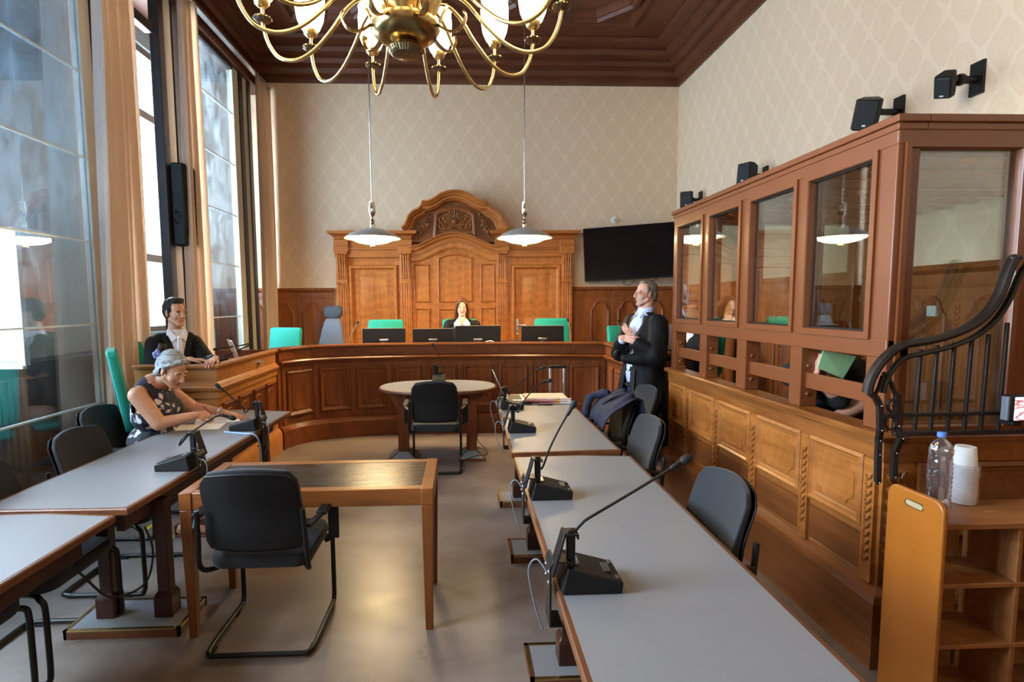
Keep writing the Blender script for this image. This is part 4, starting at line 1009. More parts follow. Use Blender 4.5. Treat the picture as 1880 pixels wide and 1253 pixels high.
# ================================================================ conference microphones
def mic_unit(label, loc, rz, neck, group='gooseneck microphone stations'):
    """x runs inwards from the table edge; neck points are local"""
    r = thing('conference_microphone', label, 'microphone', loc, rz, group)
    h0, h1, L_, w_ = .085, .038, .20, .145
    b = MB().hexa([(.012,-w_/2,.0), (L_,-w_/2,0), (L_,w_/2,0), (.012,w_/2,0)], [(.03,-w_/2,h0), (L_+.004,-w_/2,h1), (L_+.004,w_/2,h1), (.03,w_/2,h0)]).build('base', BLK_PLAS, r, bevel=.005, seg=3)
    sl = (h1-h0)/(L_-.03)
    d = MB()
    for (x, y, sx, sy) in ((.165, 0, .012, .03), (.19, .05, .006, .012), (.19, -.05, .006, .012)):
        z = h0 + sl*(x-.03); d.box(x-sx, x+sx, y-sy, y+sy, z-.002, z+.006)
    d.build('buttons', plain('button_grey', srgb(62,62,64), .45) if 'button_grey' not in bpy.data.materials else bpy.data.materials['button_grey'], b, bevel=.002)
    s = MB(); zz = h0+sl*.03
    s.box(.055, .075, -.03, .03, zz-.003, zz+.004); s.build('display', plain('lcd_grey', srgb(96,104,108), .25) if 'lcd_grey' not in bpy.data.materials else bpy.data.materials['lcd_grey'], b)
    # clamp plate over the table edge with an upright bracket
    p = MB().box(-.022, -.016, -.045, .045, -.12, .075)
    p.hexa([(-.022,-.045,.075), (-.014,-.045,.075), (-.014,.045,.075), (-.022,.045,.075)], [(-.012,-.045,.095), (-.004,-.045,.095), (-.004,.045,.095), (-.012,.045,.095)])
    p.hexa([(-.02,-.075,.06), (-.012,-.075,.06), (-.012,-.01,.06), (-.02,-.01,.06)], [(.018,-.07,.195), (.026,-.07,.195), (.026,-.015,.195), (.018,-.015,.195)])
    p.box(.018, .062, -.07, -.015, .186, .192).box(.058, .064, -.07, -.015, .176, .192).box(.0, .045, -.07, -.015, .10, .106)
    p.box(-.022, .02, -.045, .045, -.12, -.114)
    p.build('clamp_bracket', BLACK_MET, r, bevel=.0015)
    d = MB()
    for (y, z) in ((-.028, .02), (.028, .02), (-.028, .055), (.028, .055)): d.ell((-.023, y, z), (.004,.0065,.0065), None, 10, 6)
    d.build('rivet', STEEL, r, smooth=True)
    MB().box(.03, .056, -.056, -.03, .08, .20).build('socket', BLK_PLAS, r, bevel=.004)
    pts = crv(neck, 5)
    nk = MB().tube(pts, .0048, 8).build('gooseneck', BLACK_MET, r, smooth=True)
    d = (pts[-1]-pts[-2]).normalized(); e = pts[-1]
    MB().tube([e-d*.04, e-d*.035, e, e+d*.006], [.006,.009,.009,.007], 10).build('collar', ALU if False else BLK_PLAS, nk, smooth=True)
    MB().tube([e, e+d*.008, e+d*.028, e+d*.038, e+d*.042], [.009,.0145,.0145,.010,.002], 12).build('windshield', RUBBER, nk, smooth=True)
    MB().tube(crv([(-.02,.02,.03), (-.05,.05,.06), (-.075,.06,.02), (-.06,.05,-.08), (-.03,.04,-.18)]), .003, 6).build('cable', GRY_PLAS, r, smooth=True)
    return r
def neck_px(base, rz, pts, y):
    """gooseneck shape read off at the station's own depth, in its local axes"""
    Mi = (Matrix.Translation(base) @ Matrix.Rotation(rz, 4, 'Z')).inverted()
    out = [V(.043, -.043, .15), V(.043, -.043, .2)]
    for (px, py, dy) in pts: out.append(Mi @ at(px, py, y=y+dy))
    return out
TT = .741
B1 = V(.29, 1.665, TT); mic_unit('gooseneck microphone nearest the camera on the right row, bent far to the right', B1, 0, neck_px(B1, 0, ((1047,985,0), (1068,962,0), (1084,950,.0), (1150,911,.02), (1250,850,.04)), 1.63))
B2 = V(.30, 2.47, TT); mic_unit('second gooseneck microphone on the right row, upright neck, near the table seam', B2, 0, neck_px(B2, 0, ((994,862,0), (1010,822,0), (1030,782,0), (1049,750,0)), 2.43))
B3 = V(.31, 3.76, TT); mic_unit('gooseneck microphone in front of the red folders, arched to the right', B3, 0, neck_px(B3, 0, ((951,758,0), (960,739,0), (978,717,0), (993,704,0), (1003,700.5,0)), 3.72))
B4 = V(.32, 4.58, TT); mic_unit('farthest gooseneck microphone on the right row, in front of the laptop', B4, 0, neck_px(B4, 0, ((935,725,0), (940,716,0), (960,700,0), (985,681,0), (993,677,0)), 4.54))
B5 = V(-1.465, 3.02, TT); mic_unit('gooseneck microphone on the left row table, behind the black topped table', B5, pi, neck_px(B5, pi, ((330,818,0), (333,808,0), (340,802,0), (365,785,.05), (400,764,.08), (420,766,.1)), 3.05))
B6 = V(-1.455, 3.95, TT); mic_unit('gooseneck microphone at the left hand of the writing woman, leaning left', B6, pi, neck_px(B6, pi, ((451,758,0), (447,750,0), (440,744,0), (420,725,0), (404,712,0)), 3.99))
B7 = V(-.26, 6.30, .742); mic_unit('conference microphone on the oval witness table, neck leaning left', B7, -pi/2, neck_px(B7, -pi/2, ((814,680,0), (812,668,0), (805,650,0), (797,636,0)), 6.2))
# loose pale cable over the left table
tag(MB().tube(crv([(-1.68,3.86,.745), (-1.6,3.83,.745), (-1.52,3.8,.745), (-1.455,3.79,.742), (-1.425,3.8,.70), (-1.42,3.82,.6), (-1.42,3.83,.3), (-1.41,3.8,.02)]), .006, 8).build('microphone_cable', plain('pale_blue_cable', srgb(150,180,215), .4), smooth=True), 'pale blue cable looping over the edge of the left table beside the microphone', 'cable')
tag(MB().tube(crv([(-1.47,2.5,.62), (-1.44,2.5,.5), (-1.47,2.47,.36), (-1.58,2.4,.34), (-1.63,2.3,.5), (-1.62,2.2,.6)]), .005, 8).build('hanging_cable', RUBBER, smooth=True), 'thin black cable hanging in a loop below the left tables', 'cable')
# ================================================================ chairs
def make_visitor(label, loc, rz):
    """black cantilever armchair, front towards +y"""
    r = thing('cantilever_chair', label, 'chair', loc, rz, 'black cantilever armchairs')
    # seat cushion
    s = MB(); n = 9
    prof = rrect(-.235, .235, -.20, .235, .07, 5)
    s.rings([[V(x*k, y*k+.0, z + (.012*(1-(x/.24)**2) if z > .45 else 0)) for x, y in prof] for (k, z) in ((.90,.405), (.97,.41), (1.0,.43), (1.0,.455), (.97,.472), (.85,.478))])
    s.build('seat', BLK_FAB, r, smooth=50)
    # backrest: slightly curved padded panel with plastic shell behind
    def back(y_off, th, z0, z1, w0, w1, crown):
        m = MB(); R = []
        outl = []
        k = 10
        for i in range(k+1): t = i/k; outl.append((-w0 + 2*w0*t, 0))
        rows = 9; verts = []
        front = []; 
        for j in range(rows+1):
            t = j/rows; z = z0 + (z1-z0)*t
            w_ = (w0+(w1-w0)*t)
            if t > .8: w_ -= .035*((t-.8)/.2)**2.5
            if t < .1: w_ -= .02*((.1-t)/.1)**2
            row = []
            for i in range(k+1):
                u = -1 + 2*i/k
                zz = z + (crown*(1-u*u) if t > .7 else 0)*((t-.7)/.3 if t > .7 else 0)
                y = y_off - .05*t - .03*t*t + .035*u*u + .018*(1-abs(2*t-1))
                row.append((u*w_, y, zz))
            verts.append(row)
        m2 = MB(); m2.v = [p for row in verts for p in row] + [(p[0]*.985, p[1]-th*(1-.3*abs(2*j/rows-1)), p[2]) for j, row in enumerate(verts) for p in row]
        W_ = k+1; off = (rows+1)*W_
        for j in range(rows):
            for i in range(k):
                a = j*W_+i; m2.f.append((a, a+1, a+W_+1, a+W_)); m2.f.append((off+a, off+a+W_, off+a+W_+1, off+a+1))
        for i in range(k): m2.f.append((i, off+i, off+i+1, i+1)); a = rows*W_+i; m2.f.append((a, a+1, off+a+1, off+a))
        for j in range(rows): a = j*W_; m2.f.append((a, a+W_, off+a+W_, off+a)); b = a+k; m2.f.append((b, off+b, off+b+W_, b+W_))
        return m2
    back(-.205, .035, .50, .895, .222, .215, .022).build('backrest', BLK_FAB, r, bevel=.008, seg=3)
    back(-.243, .012, .52, .885, .226, .218, .018).build('back_shell', BLK_PLAS, r, bevel=.004)
    # tubular frame, one continuous bend
    for s in (-1, 1):
        x = s*.245
        p = crv([(x*.84, .05, .405), (x*.9, .16, .405), (x, .205, .395), (x, .222, .36), (x, .225, .2), (x, .225, .07), (x, .215, .03), (x, .18, .016), (x*1.0, -.10, .016), (x*.98, -.20, .016), (x*.93, -.235, .016), (x*.8, -.245, .016), (0, -.245, .016)], 5)
        MB().tube(p, .0125, 10).build('frame_tube', BLACK_MET, r, smooth=True)
        q = crv([(x*.6, .0, .40), (x*.8, -.12, .395), (x*.96, -.2, .41), (x*1.0, -.245, .46), (x*.98, -.255, .56), (x*.96, -.27, .72)], 5)
        MB().tube(q, .012, 10).build('back_support', BLACK_MET, r, smooth=True)
        a = MB().bar((x*1.18, -.16, .655), (x*1.2, .12, .665), .05, .022); a.build('armrest', BLK_PLAS, r, bevel=.008, seg=3)
        sp = MB().bar((x*1.0, .08, .42), (x*1.2, .08, .44), .05, .018).bar((x*1.2, .055, .44), (x*1.2, .055, .655), .055, .016, (0,1,0)); sp.build('arm_support', BLACK_MET, r, bevel=.005); MB().bar((x*1.2, -.14, .655), (x*1.02, -.25, .63), .03, .016).build('arm_bracket', BLACK_MET, r, bevel=.005)
    for s in (-1, 1):
        MB().box(s*.245-.013, s*.245+.013, .1, .14, 0, .012).build('glide', RUBBER, r); MB().box(s*.235-.013, s*.235+.013, -.2, -.16, 0, .012).build('glide', RUBBER, r)
    return r
c0 = make_visitor('black cantilever armchair seen from behind, at the black topped table', (-.96, 2.69, 0), 0)
def vis(label, x, y, rz): return copy_thing(c0, (x, y, 0), rz, label)
vis('black cantilever armchair seen from behind, at the oval witness table', -.26, 5.37, 0)
vis('black armchair on the right row nearest the camera, tucked against the table', .85, 2.2, pi/2)
vis('black armchair on the right row behind the table seam, below the dock', .93, 3.36, pi/2)
vis('black armchair pulled out in front of the standing man in the robe', 1.36, 4.62, pi/2+.1)
vis('black armchair draped with the navy jacket', 1.0, 4.12, pi/2-.05)
vis('black armchair on which the woman in the floral dress sits', -2.38, 4.02, -pi/2)
vis('empty black armchair beside the woman in the floral dress, towards the camera', -2.02, 3.27, -pi/2)
vis('black armchair half cut off by the left edge, pushed under the left row tables', -2.0, 2.53, -pi/2)
vis('black armchair in the bottom left corner under the near grey table', -2.02, 1.98, -pi/2)
# green office chairs of the bench
def make_green(label, loc, rz, seat=.48, top=1.15, w=.255, group='green upholstered chairs behind the bench'):
    r = thing('office_chair', label, 'chair', loc, rz, group)
    prof = rrect(-.25, .25, -.24, .24, .08, 5)
    MB().rings([[V(x*k, y*k, z) for x, y in prof] for (k, z) in ((.92, seat-.07), (1, seat-.05), (1, seat-.01), (.94, seat))]).build('seat', GRN_FAB, r, smooth=50)
    o = rrect(-w, w, seat+.06, top, .045, 5)
    R = []
    for (k, y) in ((.96, -.215), (1, -.225), (1, -.27), (.96, -.28)):
        cz = (seat+.06+top)/2
        R.append([V(x*k, y - .10*((z-seat)/(top-seat)) + .16*x*x, cz+(z-cz)*k) for x, z in o])
    MB().rings(R).build('backrest', GRN_FAB, r, smooth=50)
    m = MB().bar((0,-.2,seat-.06), (0,-.30,seat+.1), .06, .02).bar((0,-.30,seat+.1), (0,-.345,top-.2), .06, .02); m.build('back_bar', GRY_PLAS, r, bevel=.005)
    m = MB().cyl((0,0,.1), (0,0,seat-.07), .028)
    for i in range(5): a = 2*pi*i/5+.3; m.bar((0,0,.11), (.27*cos(a), .27*sin(a), .075), .04, .03)
    m.build('star_base', GRY_PLAS, r, smooth=True)
    for i in range(5): a = 2*pi*i/5+.3; MB().cyl((.27*cos(a)-.02*sin(a), .27*sin(a)+.02*cos(a), .03), (.27*cos(a)+.02*sin(a), .27*sin(a)-.02*cos(a), .03), .03).build('castor', RUBBER, r, smooth=True)
    return r
def place(px, y): return at(px, 600, y=y).x
g0 = make_green('green chair at the bench, behind the left monitor', (place(703.5, 7.75), 7.72, .26), pi)
copy_thing(g0, (place(1019, 7.75), 7.72, .26), pi, 'green chair at the bench, behind the right monitor beside the doorcase door')
copy_thing(g0, (-.02, 7.72, .26), pi, 'green chair on which the judge in the white collar sits')
copy_thing(g0, (-2.62, 7.6, .16), pi-.35, 'green chair at the far left end of the bench, near the corner curtain')
copy_thing(g0, (-2.66, 5.02, .16), RAD(-138), 'dark green chair behind the man with the white tie')
copy_thing(g0, (-2.36, 4.40, .16), RAD(-59), 'green chair seen edge-on left of the side desk, behind the writing woman')
copy_thing(g0, (2.40, 7.35, .16), pi+.3, 'green chair at the bench, half hidden by the standing man in the robe')
copy_thing(g0, (2.80, 6.55, .20), pi/2+.5, 'green chair on which the person behind the glass booth sits')
# grey swivel chair with headrest
r = thing('swivel_chair', 'grey high-backed swivel chair with headrest, left of the doorcase', 'chair', (place(589, 8.05), 8.1, .26), 2.75)
b = MB(); R = []
for (z, w_, y, d) in ((.50,.22,-.2,.05),(.6,.24,-.22,.055),(.8,.225,-.25,.055),(1.0,.185,-.27,.05),(1.12,.15,-.285,.045),(1.16,.12,-.288,.03)):
    R.append([V(w_*cos(a), y - d*sin(a) + .35*(w_*cos(a))**2, z) for a in [2*pi*i/20 for i in range(20)]])
b.rings(R).build('backrest', GRY_FAB, r, smooth=60)
R = []
for (z, w_, y, d) in ((1.17,.10,-.30,.03),(1.20,.155,-.305,.045),(1.27,.17,-.31,.055),(1.33,.155,-.32,.05),(1.355,.12,-.325,.03)):
    R.append([V(w_*cos(a), y - d*sin(a) + .9*(w_*cos(a))**2, z) for a in [2*pi*i/20 for i in range(20)]])
MB().rings(R).build('headrest', plain('charcoal_fabric', srgb(58,60,66), .75), r, smooth=60)
MB().bar((0,-.33,1.1), (0,-.35,1.3), .06, .02).build('headrest_bar', BLK_PLAS, r)
MB().rings([[V(x*k, y*k, z) for x, y in rrect(-.25, .25, -.24, .24, .08, 5)] for (k, z) in ((.92,.40), (1,.42), (1,.47), (.94,.49))]).build('seat', GRY_FAB, r, smooth=50)
m = MB().cyl((0,0,.08), (0,0,.41), .03)
for i in range(5): a = 2*pi*i/5; m.bar((0,0,.10), (.28*cos(a), .28*sin(a), .03), .04, .03)
m.build('star_base', BLK_PLAS, r, smooth=True)
# ================================================================ chandelier
ch = thing('chandelier', 'large brass chandelier of many curved arms with glowing glass cups', 'chandelier', (-.25, 2.72, -.08))
CR, DZ = .75, 3.14
hub = MB().lathe([(.02,2.905),(.075,2.91),(.085,2.925),(.07,2.945),(.055,2.955),(.10,2.96),(.145,2.985),(.165,3.02),(.162,3.04),(.13,3.055),(.10,3.07),(.10,3.12),(.13,3.16),(.15,3.22),(.14,3.30),(.10,3.36),(.05,3.42),(.03,3.5),(.03,3.9),(.05,3.95),(.07,4.05),(.05,4.15),(.02,4.2),(.012,4.3),(.012,5.45),(.06,5.5),(.09,5.60),(.09,5.70)], n=48)
hub = hub.build('body', plain('aged_brass', (.36,.25,.10,1), .24, 1, var=.15, scale=8), ch, smooth=50)
MB().lathe([(.001,2.885),(.03,2.888),(.065,2.90),(.085,2.922),(.06,2.935)], n=72, ribs=1, ribamp=.03).build('ribbed_boss', BRASS_D, hub, smooth=20)
for i in range(7):   # lobed plates round the body
    a = 2*pi*i/7 + .2; M = Matrix.Rotation(a, 4, 'Z')
    m = MB(); R = []
    for (z, r_, w_) in ((3.035,.155,.03),(3.06,.165,.055),(3.10,.185,.06),(3.13,.20,.058),(3.145,.205,.02)):
        R.append([M @ V(r_+d, u*w_, z) for (u, d) in ((-1,-.012),(-.5,0),(0,.004),(.5,0),(1,-.012),(.5,-.004),(0,-.002),(-.5,-.004))])
    m.rings(R).build('plate', BRASS, hub, smooth=50)
    M2 = Matrix.Rotation(a+pi/7, 4, 'Z')
    MB().tube([M2 @ V(*p) for p in crv([(.13,0,3.05),(.19,0,3.00),(.235,0,2.985),(.275,0,3.0),(.295,0,3.045),(.285,0,3.07)], 4)], .010, 8, flat=(.5,1.6)).build('scroll', BRASS, hub, smooth=True)
angs = [-76, -49.5, -20.5, 10, 38, 61, 88, 116, 144, 172, 200, 228, 256]
prof = crv([(.09,0,3.07),(.14,0,3.15),(.21,0,3.185),(.29,0,3.15),(.38,0,3.05),(.48,0,2.965),(.58,0,2.93),(.67,0,2.955),(.725,0,3.03),(.75,0,3.12),(.75,0,3.16),(.75,0,3.215)], 5)
for a_ in angs:
    M = Matrix.Rotation(pi/2 - RAD(a_), 4, 'Z'); t = lambda x, z: M @ V(x, 0, z)
    arm = MB().tube([M @ p for p in prof], .0095, 10).build('arm', BRASS, ch, smooth=True)
    c = M @ V(CR, 0, 0)
    MB().lathe([(.012,3.128),(.03,3.132),(.045,3.143),(.044,3.150),(.03,3.155),(.012,3.157)], c, 40, ribs=1, ribamp=.035).build('drip_pan', BRASS_D, arm, smooth=20)
    MB().lathe([(.010,3.195),(.02,3.2),(.036,3.215),(.040,3.235),(.034,3.235),(.012,3.22)], c, 24).build('cup', BRASS, arm, smooth=40)
    MB().lathe([(.028,3.222),(.05,3.245),(.070,3.29),(.080,3.35),(.081,3.41),(.076,3.455),(.080,3.475),(.074,3.475),(.069,3.40),(.06,3.30),(.02,3.24)], c, 24).build('glass_shade', SHADE, arm, smooth=60)
# ================================================================ pendant lamps over the bench
def pendant(label, px):
    q = at(px, 437, y=6.85)
    r = thing('pendant_lamp', label, 'lamp', (q.x, 6.85, 0), 0, 'disc pendant lamps over the bench')
    MB().lathe([(.007,2.84),(.007,5.45)], n=10).lathe([(.04,5.46),(.06,5.5),(.06,5.64)], n=16).build('rod', STEEL, r, smooth=True)
    MB().lathe([(.02,2.56),(.035,2.60),(.022,2.63),(.03,2.645),(.03,2.655),(.016,2.67),(.014,2.70),(.035,2.73),(.045,2.77),(.043,2.81),(.034,2.87),(.035,2.885),(.028,2.885),(.024,2.84)], n=24).build('vase_finial', plain('nickel_brass', (.55,.50,.40,1), .2, 1) if 'nickel_brass' not in bpy.data.materials else bpy.data.materials['nickel_brass'], r, smooth=50)
    MB().lathe([(.02,2.575),(.05,2.568),(.12,2.555),(.20,2.53),(.27,2.498),(.325,2.462),(.345,2.445),(.345,2.440),(.32,2.452),(.26,2.488),(.18,2.52),(.10,2.54),(.02,2.55)], n=64).build('shade', plain('lamp_grey', srgb(176,170,166), .35, .25) if 'lamp_grey' not in bpy.data.materials else bpy.data.materials['lamp_grey'], r, smooth=60)
    MB().lathe([(.285,2.452),(.25,2.425),(.18,2.395),(.09,2.378),(.012,2.374),(.012,2.384),(.09,2.39),(.2,2.42),(.285,2.47)], n=48).build('diffuser', PEND_EM, r, smooth=60)
    MB().lathe([(.006,2.36),(.006,2.405)], n=10).lathe([(.01,2.335),(.03,2.338),(.032,2.348),(.02,2.358),(.006,2.365)], n=20).build('finial', BRASS, r, smooth=50)
    L = bpy.data.lights.new('pendant_glow', 'SPOT'); L.energy = PEND_W; L.color = (1,.74,.42); L.spot_size = RAD(150); L.spot_blend = .6; L.shadow_soft_size = .2
    o = bpy.data.objects.new('pendant_glow', L); COL.objects.link(o); o.location = (q.x, 6.85, 2.37); o.parent = None
    return r
PEND_W = 90
pendant('left disc pendant lamp hanging on a thin rod over the bench', 684)
pendant('right disc pendant lamp hanging on a thin rod over the bench', 963)
# ================================================================ people: one continuous skinned surface each, clothes as children
_WS = bpy.data.scenes.new('workshop')
def evaluated(o):
    vl = _WS.view_layers[0]; vl.update(); dg = vl.depsgraph
    return bpy.data.meshes.new_from_object(o.evaluated_get(dg))
def blob(mb, voxel, smooth=4, fac=.5):
    """weld overlapping volumes into one smooth skin; returns a mesh"""
    me = bpy.data.meshes.new('tmp'); me.from_pydata(mb.v, [], mb.f)
    bm = bmesh.new(); bm.from_mesh(me); bmesh.ops.recalc_face_normals(bm, faces=bm.faces); bm.to_mesh(me); bm.free()
    o = bpy.data.objects.new('tmp', me); _WS.collection.objects.link(o)
    r = o.modifiers.new('r', 'REMESH'); r.mode = 'VOXEL'; r.voxel_size = voxel; r.adaptivity = 0
    if smooth: s = o.modifiers.new('s', 'SMOOTH'); s.iterations = smooth; s.factor = fac
    out = evaluated(o); bpy.data.objects.remove(o); bpy.data.meshes.remove(me)
    return out
def put(me, name, mats, parent):
    me.name = name; me.materials.clear()
    for m in (mats if isinstance(mats, (list, tuple)) else [mats]): me.materials.append(m)
    me.shade_smooth()
    o = bpy.data.objects.new(name, me); COL.objects.link(o); o.parent = parent
    return o
def cut(me, keep):
    """remove the faces whose centre fails keep(p)"""
    bm = bmesh.new(); bm.from_mesh(me)
    bmesh.ops.delete(bm, geom=[f for f in bm.faces if not keep(f.calc_center_median())], context='FACES')
    bm.to_mesh(me); bm.free(); return me
def xform(mb, M):
    mb.v = [tuple(M @ Vector(v)) for v in mb.v]; return mb
def headM(c, yaw=0, pitch=0, roll=0, s=1.0):
    """head placed at c (between the ears), looking along +y turned by yaw (left positive), pitch (up positive)"""
    return Matrix.Translation(c) @ Euler((RAD(pitch), RAD(roll), RAD(yaw)), 'XYZ').to_matrix().to_4x4() @ Matrix.Diagonal((s, s, s, 1))
def head_shapes(H, female=False, wide=1.0):
    m = MB(); w_ = wide
    m.ell((0,-.015,.038), (.073*w_,.094,.084)); m.ell((0,.022,-.015), (.061*w_,.070,.088))
    m.ell((0,.030,-.066), (.049*w_,.050,.045)); m.ell((0,.066,-.098), (.021*w_,.020,.017))
    m.capsule((-.052*w_,.0,-.055), .02, (-.018,.06,-.098), .017, 10); m.capsule((.052*w_,.0,-.055), .02, (.018,.06,-.098), .017, 10)
    for s in (-1, 1):
        m.ell((s*.033*w_,.046,-.030), (.029,.031,.032)); m.ell((s*.076*w_,-.012,-.004), (.009,.019,.031), Euler((.1,0,s*-.35)).to_matrix(), 12, 8)
        m.ell((s*.077*w_,-.004,-.028), (.007,.008,.010), None, 8, 6)
        m.ell((s*.0115,.100,-.031), (.0085,.0105,.0075), None, 8, 6)
        m.ell((s*.031,.0735,-.001), (.0135,.0135,.011), None, 10, 8)
    m.capsule((-.042*w_,.072,.022), .0112, (.042*w_,.072,.022), .0112, 10)
    m.capsule((0,.086,.014), .0075, (0,.106,-.027), .0115, 10)
    m.ell((0,.083,-.0575), (.020,.0095,.0050), None, 12, 6); m.ell((0,.081,-.067), (.017,.0095,.0058), None, 12, 6)
    return xform(m, H)
def hand(m, wrist, fwd, palm_n, side, curl=.5, spread=.06, s=1.0, thumb=.6, curls=None):
    """adds palm, four fingers and thumb; palm_n is the direction the palm faces; side=+1 thumb on the right of fwd seen from the back"""
    f = Vector(fwd).normalized(); n = Vector(palm_n); n = (n - f*n.dot(f)).normalized(); t = f.cross(n).normalized()*side
    W_ = Vector(wrist)
    m.capsule(W_ - f*.03*s, .024*s, W_ + f*.01*s, .023*s, 10)
    for u in (-.027, -.009, .009, .027): m.capsule(W_ + f*.012*s + t*u*.6*s, .0145*s, W_ + f*.082*s + t*u*s, .0125*s, 10)
    L = (.064, .076, .082, .072); U = (-.030, -.010, .010, .030)
    for i in range(4):
        k = L[i]*s; c = curls[i] if curls else curl*(1+.12*(1.5-i))
        p = W_ + f*.088*s + t*U[i]*s; d = (f + t*spread*(i-1.5)).normalized(); a = 0; r = .0088*s
        for j, fr in enumerate((.45, .30, .25)):
            a += c*(.75, 1.0, .7)[j]
            dd = (d*cos(a) + n*sin(a)).normalized(); q = p + dd*k*fr
            m.capsule(p, r, q, r*.92, 8); p = q; r *= .92
    p = W_ + f*.022*s + t*.026*s; d = (f*.72 + t*.58 + n*.30*thumb).normalized(); q = p + d*.038*s
    m.capsule(p, .0125*s, q, .0105*s, 8); d = (f*.85 + t*.25*(1-thumb) + n*.5*thumb).normalized(); q2 = q + d*.028*s; m.capsule(q, .0102*s, q2, .0088*s, 8)
    d = (f*.9 + n*.6*thumb - t*.1).normalized(); m.capsule(q2, .0088*s, q2 + d*.021*s, .0075*s, 8)
    return p
def finish_face(o, H, skin_m, lip, brow, eyes='open', mouth_w=.021, beard=None):
    """colour lips, brows and eyes where they lie on the skin; slots: skin, lip, brow, white, iris, (beard)"""
    Hi = H.inverted(); me = o.data
    me.materials.clear()
    for m in (skin_m, lip, brow, EYE_W, EYE_D) + ((beard,) if beard else ()): me.materials.append(m)
    n = len(me.vertices); co = np.empty(n*3, 'f'); me.vertices.foreach_get('co', co); co = co.reshape(-1, 3)
    A = np.array(Hi); lc = co @ A[:3,:3].T + A[:3,3]
    # eye sockets: press the skin in a little round the eyes, lift nothing else
    for s in (-1, 1):
        d2 = ((lc[:,0]-s*.031)/.018)**2 + ((lc[:,2]-.009)/.0075)**2; w_ = np.exp(-d2)*(lc[:,1] > .04)
        lc[:,1] -= .005*w_
        d2 = ((lc[:,0]-s*.016)/.007)**2 + ((lc[:,2]-.004)/.010)**2; lc[:,1] -= .004*np.exp(-d2)*(lc[:,1] > .04)
    d2 = (lc[:,0]/.024)**2 + ((lc[:,2]+.0625)/.0025)**2; lc[:,1] -= .004*np.exp(-d2)*(lc[:,1] > .05)
    B = np.array(H); w2 = lc @ B[:3,:3].T + B[:3,3]; me.vertices.foreach_set('co', w2.astype('f').ravel())
    me.update(); m_ = len(me.polygons); pc = np.empty(m_*3, 'f'); me.polygons.foreach_get('center', pc); pc = pc.reshape(-1, 3) @ A[:3,:3].T + A[:3,3]
    mi = np.zeros(m_, 'i')
    for pi_ in np.nonzero((pc[:,1] > -.01) & (np.abs(pc[:,2]) < .2) & (np.abs(pc[:,0]) < .1))[0]:
        c = pc[pi_]; k = 0; x, y, z = abs(c[0]), c[1], c[2]
        if y > .03 and abs(z) < .2:
            if ((z+.0625)/.0095)**2 + (x/mouth_w)**2 < 1 and y > .07: k = 1
            dz = z - (.0225 - .16*max(0, x-.032))
            if abs(dz) < .0034*(1-.5*max(0, x-.03)/.02) and .014 < x < .047: k = 2
            ex = (x-.031)/.0145; ez = (z-.0005)/.0058
            if eyes == 'open':
                if ex*ex + ez*ez < 1: k = 3
                if ((x-.031)/.0058)**2 + ((z-.0005)/.0060)**2 < 1: k = 4
                if abs(z-.0055+.0045*ex*ex) < .0016 and abs(ex) < 1.05: k = 4
            elif abs(z + .004 - .003*ex*ex) < .0019 and abs(ex) < 1: k = 4
            if beard and k == 0 and (z < -.04 or (x > .045 and z < -.02)) and z > -.125 and y > -.0: k = 5
        mi[pi_] = k
    me.polygons.foreach_set('material_index', mi); me.update()
def hair_cut(me, H, keep): 
    Hi = H.inverted(); return cut(me, lambda p: keep(Hi @ p))
SK_A = skin('skin_fair', srgb(226,178,152)); SK_B = skin('skin_warm', srgb(206,148,116)); SK_C = skin('skin_olive', srgb(208,150,116)); SK_D = skin('skin_pink', srgb(214,158,134))
def wrinkle(me, amp, freq, seed=0, zs=1.0):
    n = len(me.vertices); co = np.empty(n*3, 'f'); no = np.empty(n*3, 'f')
    me.vertices.foreach_get('co', co); me.vertex_normals.foreach_get('vector', no); co = co.reshape(-1, 3); no = no.reshape(-1, 3)
    d = np.array([noise.noise(Vector((c[0]*freq + seed*7.1, c[1]*freq, c[2]*freq*zs))) for c in co.tolist()], 'f')
    me.vertices.foreach_set('co', (co + no*(amp*d)[:,None]).ravel()); me.update(); return me
VOX = .0036
# ---------------------------------------------------------------- the judge (seated, looking down at the screen)
def collar_points(m, H, pts): return m
jq = at(848, 564, y=7.5)
J = thing('person', 'person in a black robe with a pointed white collar seated behind the bench monitors', 'person', (jq.x, 7.5, 0), pi)
hz = jq.z + .005
H = headM((0, 0, hz), 3, -14, 0, .98)
b = head_shapes(H, True, .94); b.capsule((0,-.03,hz-.07), .047, (0,-.05,hz-.20), .05)
b.ell((0,-.06,hz-.42), (.15,.10,.22)); b.capsule((-.13,-.06,hz-.26), .05, (.13,-.06,hz-.26), .05); b.capsule((0,-.03,hz-.18), .06, (0,-.04,hz-.28), .08)
b.ell((0,-.05,hz-.72), (.16,.12,.14))
for s in (-1, 1):
    b.capsule((s*.17,-.06,hz-.28), .045, (s*.23,-.02,hz-.50), .04); b.capsule((s*.23,-.02,hz-.50), .04, (s*.12,.20,hz-.53), .028)
    hand(b, (s*.12,.21,hz-.53), (-s*.5,.8,-.05), (0,0,-1), -s, .4)
    b.capsule((s*.09,-.03,hz-.76), .08, (s*.11,.33,hz-.80), .06); b.capsule((s*.11,.33,hz-.80), .055, (s*.11,.33,.40), .04); b.ell((s*.11,.38,.31), (.045,.12,.045))
o = put(blob(b, VOX), 'body', SK_A, J); finish_face(o, H, SK_A, plain('lips_rose', srgb(206,128,116), .45), plain('brow_auburn', srgb(120,78,56), .7), 'down', .018)
hr = MB(); hr.ell((0,-.022,.045), (.083,.100,.088)); hr.ell((0,-.05,.0), (.082,.075,.10))
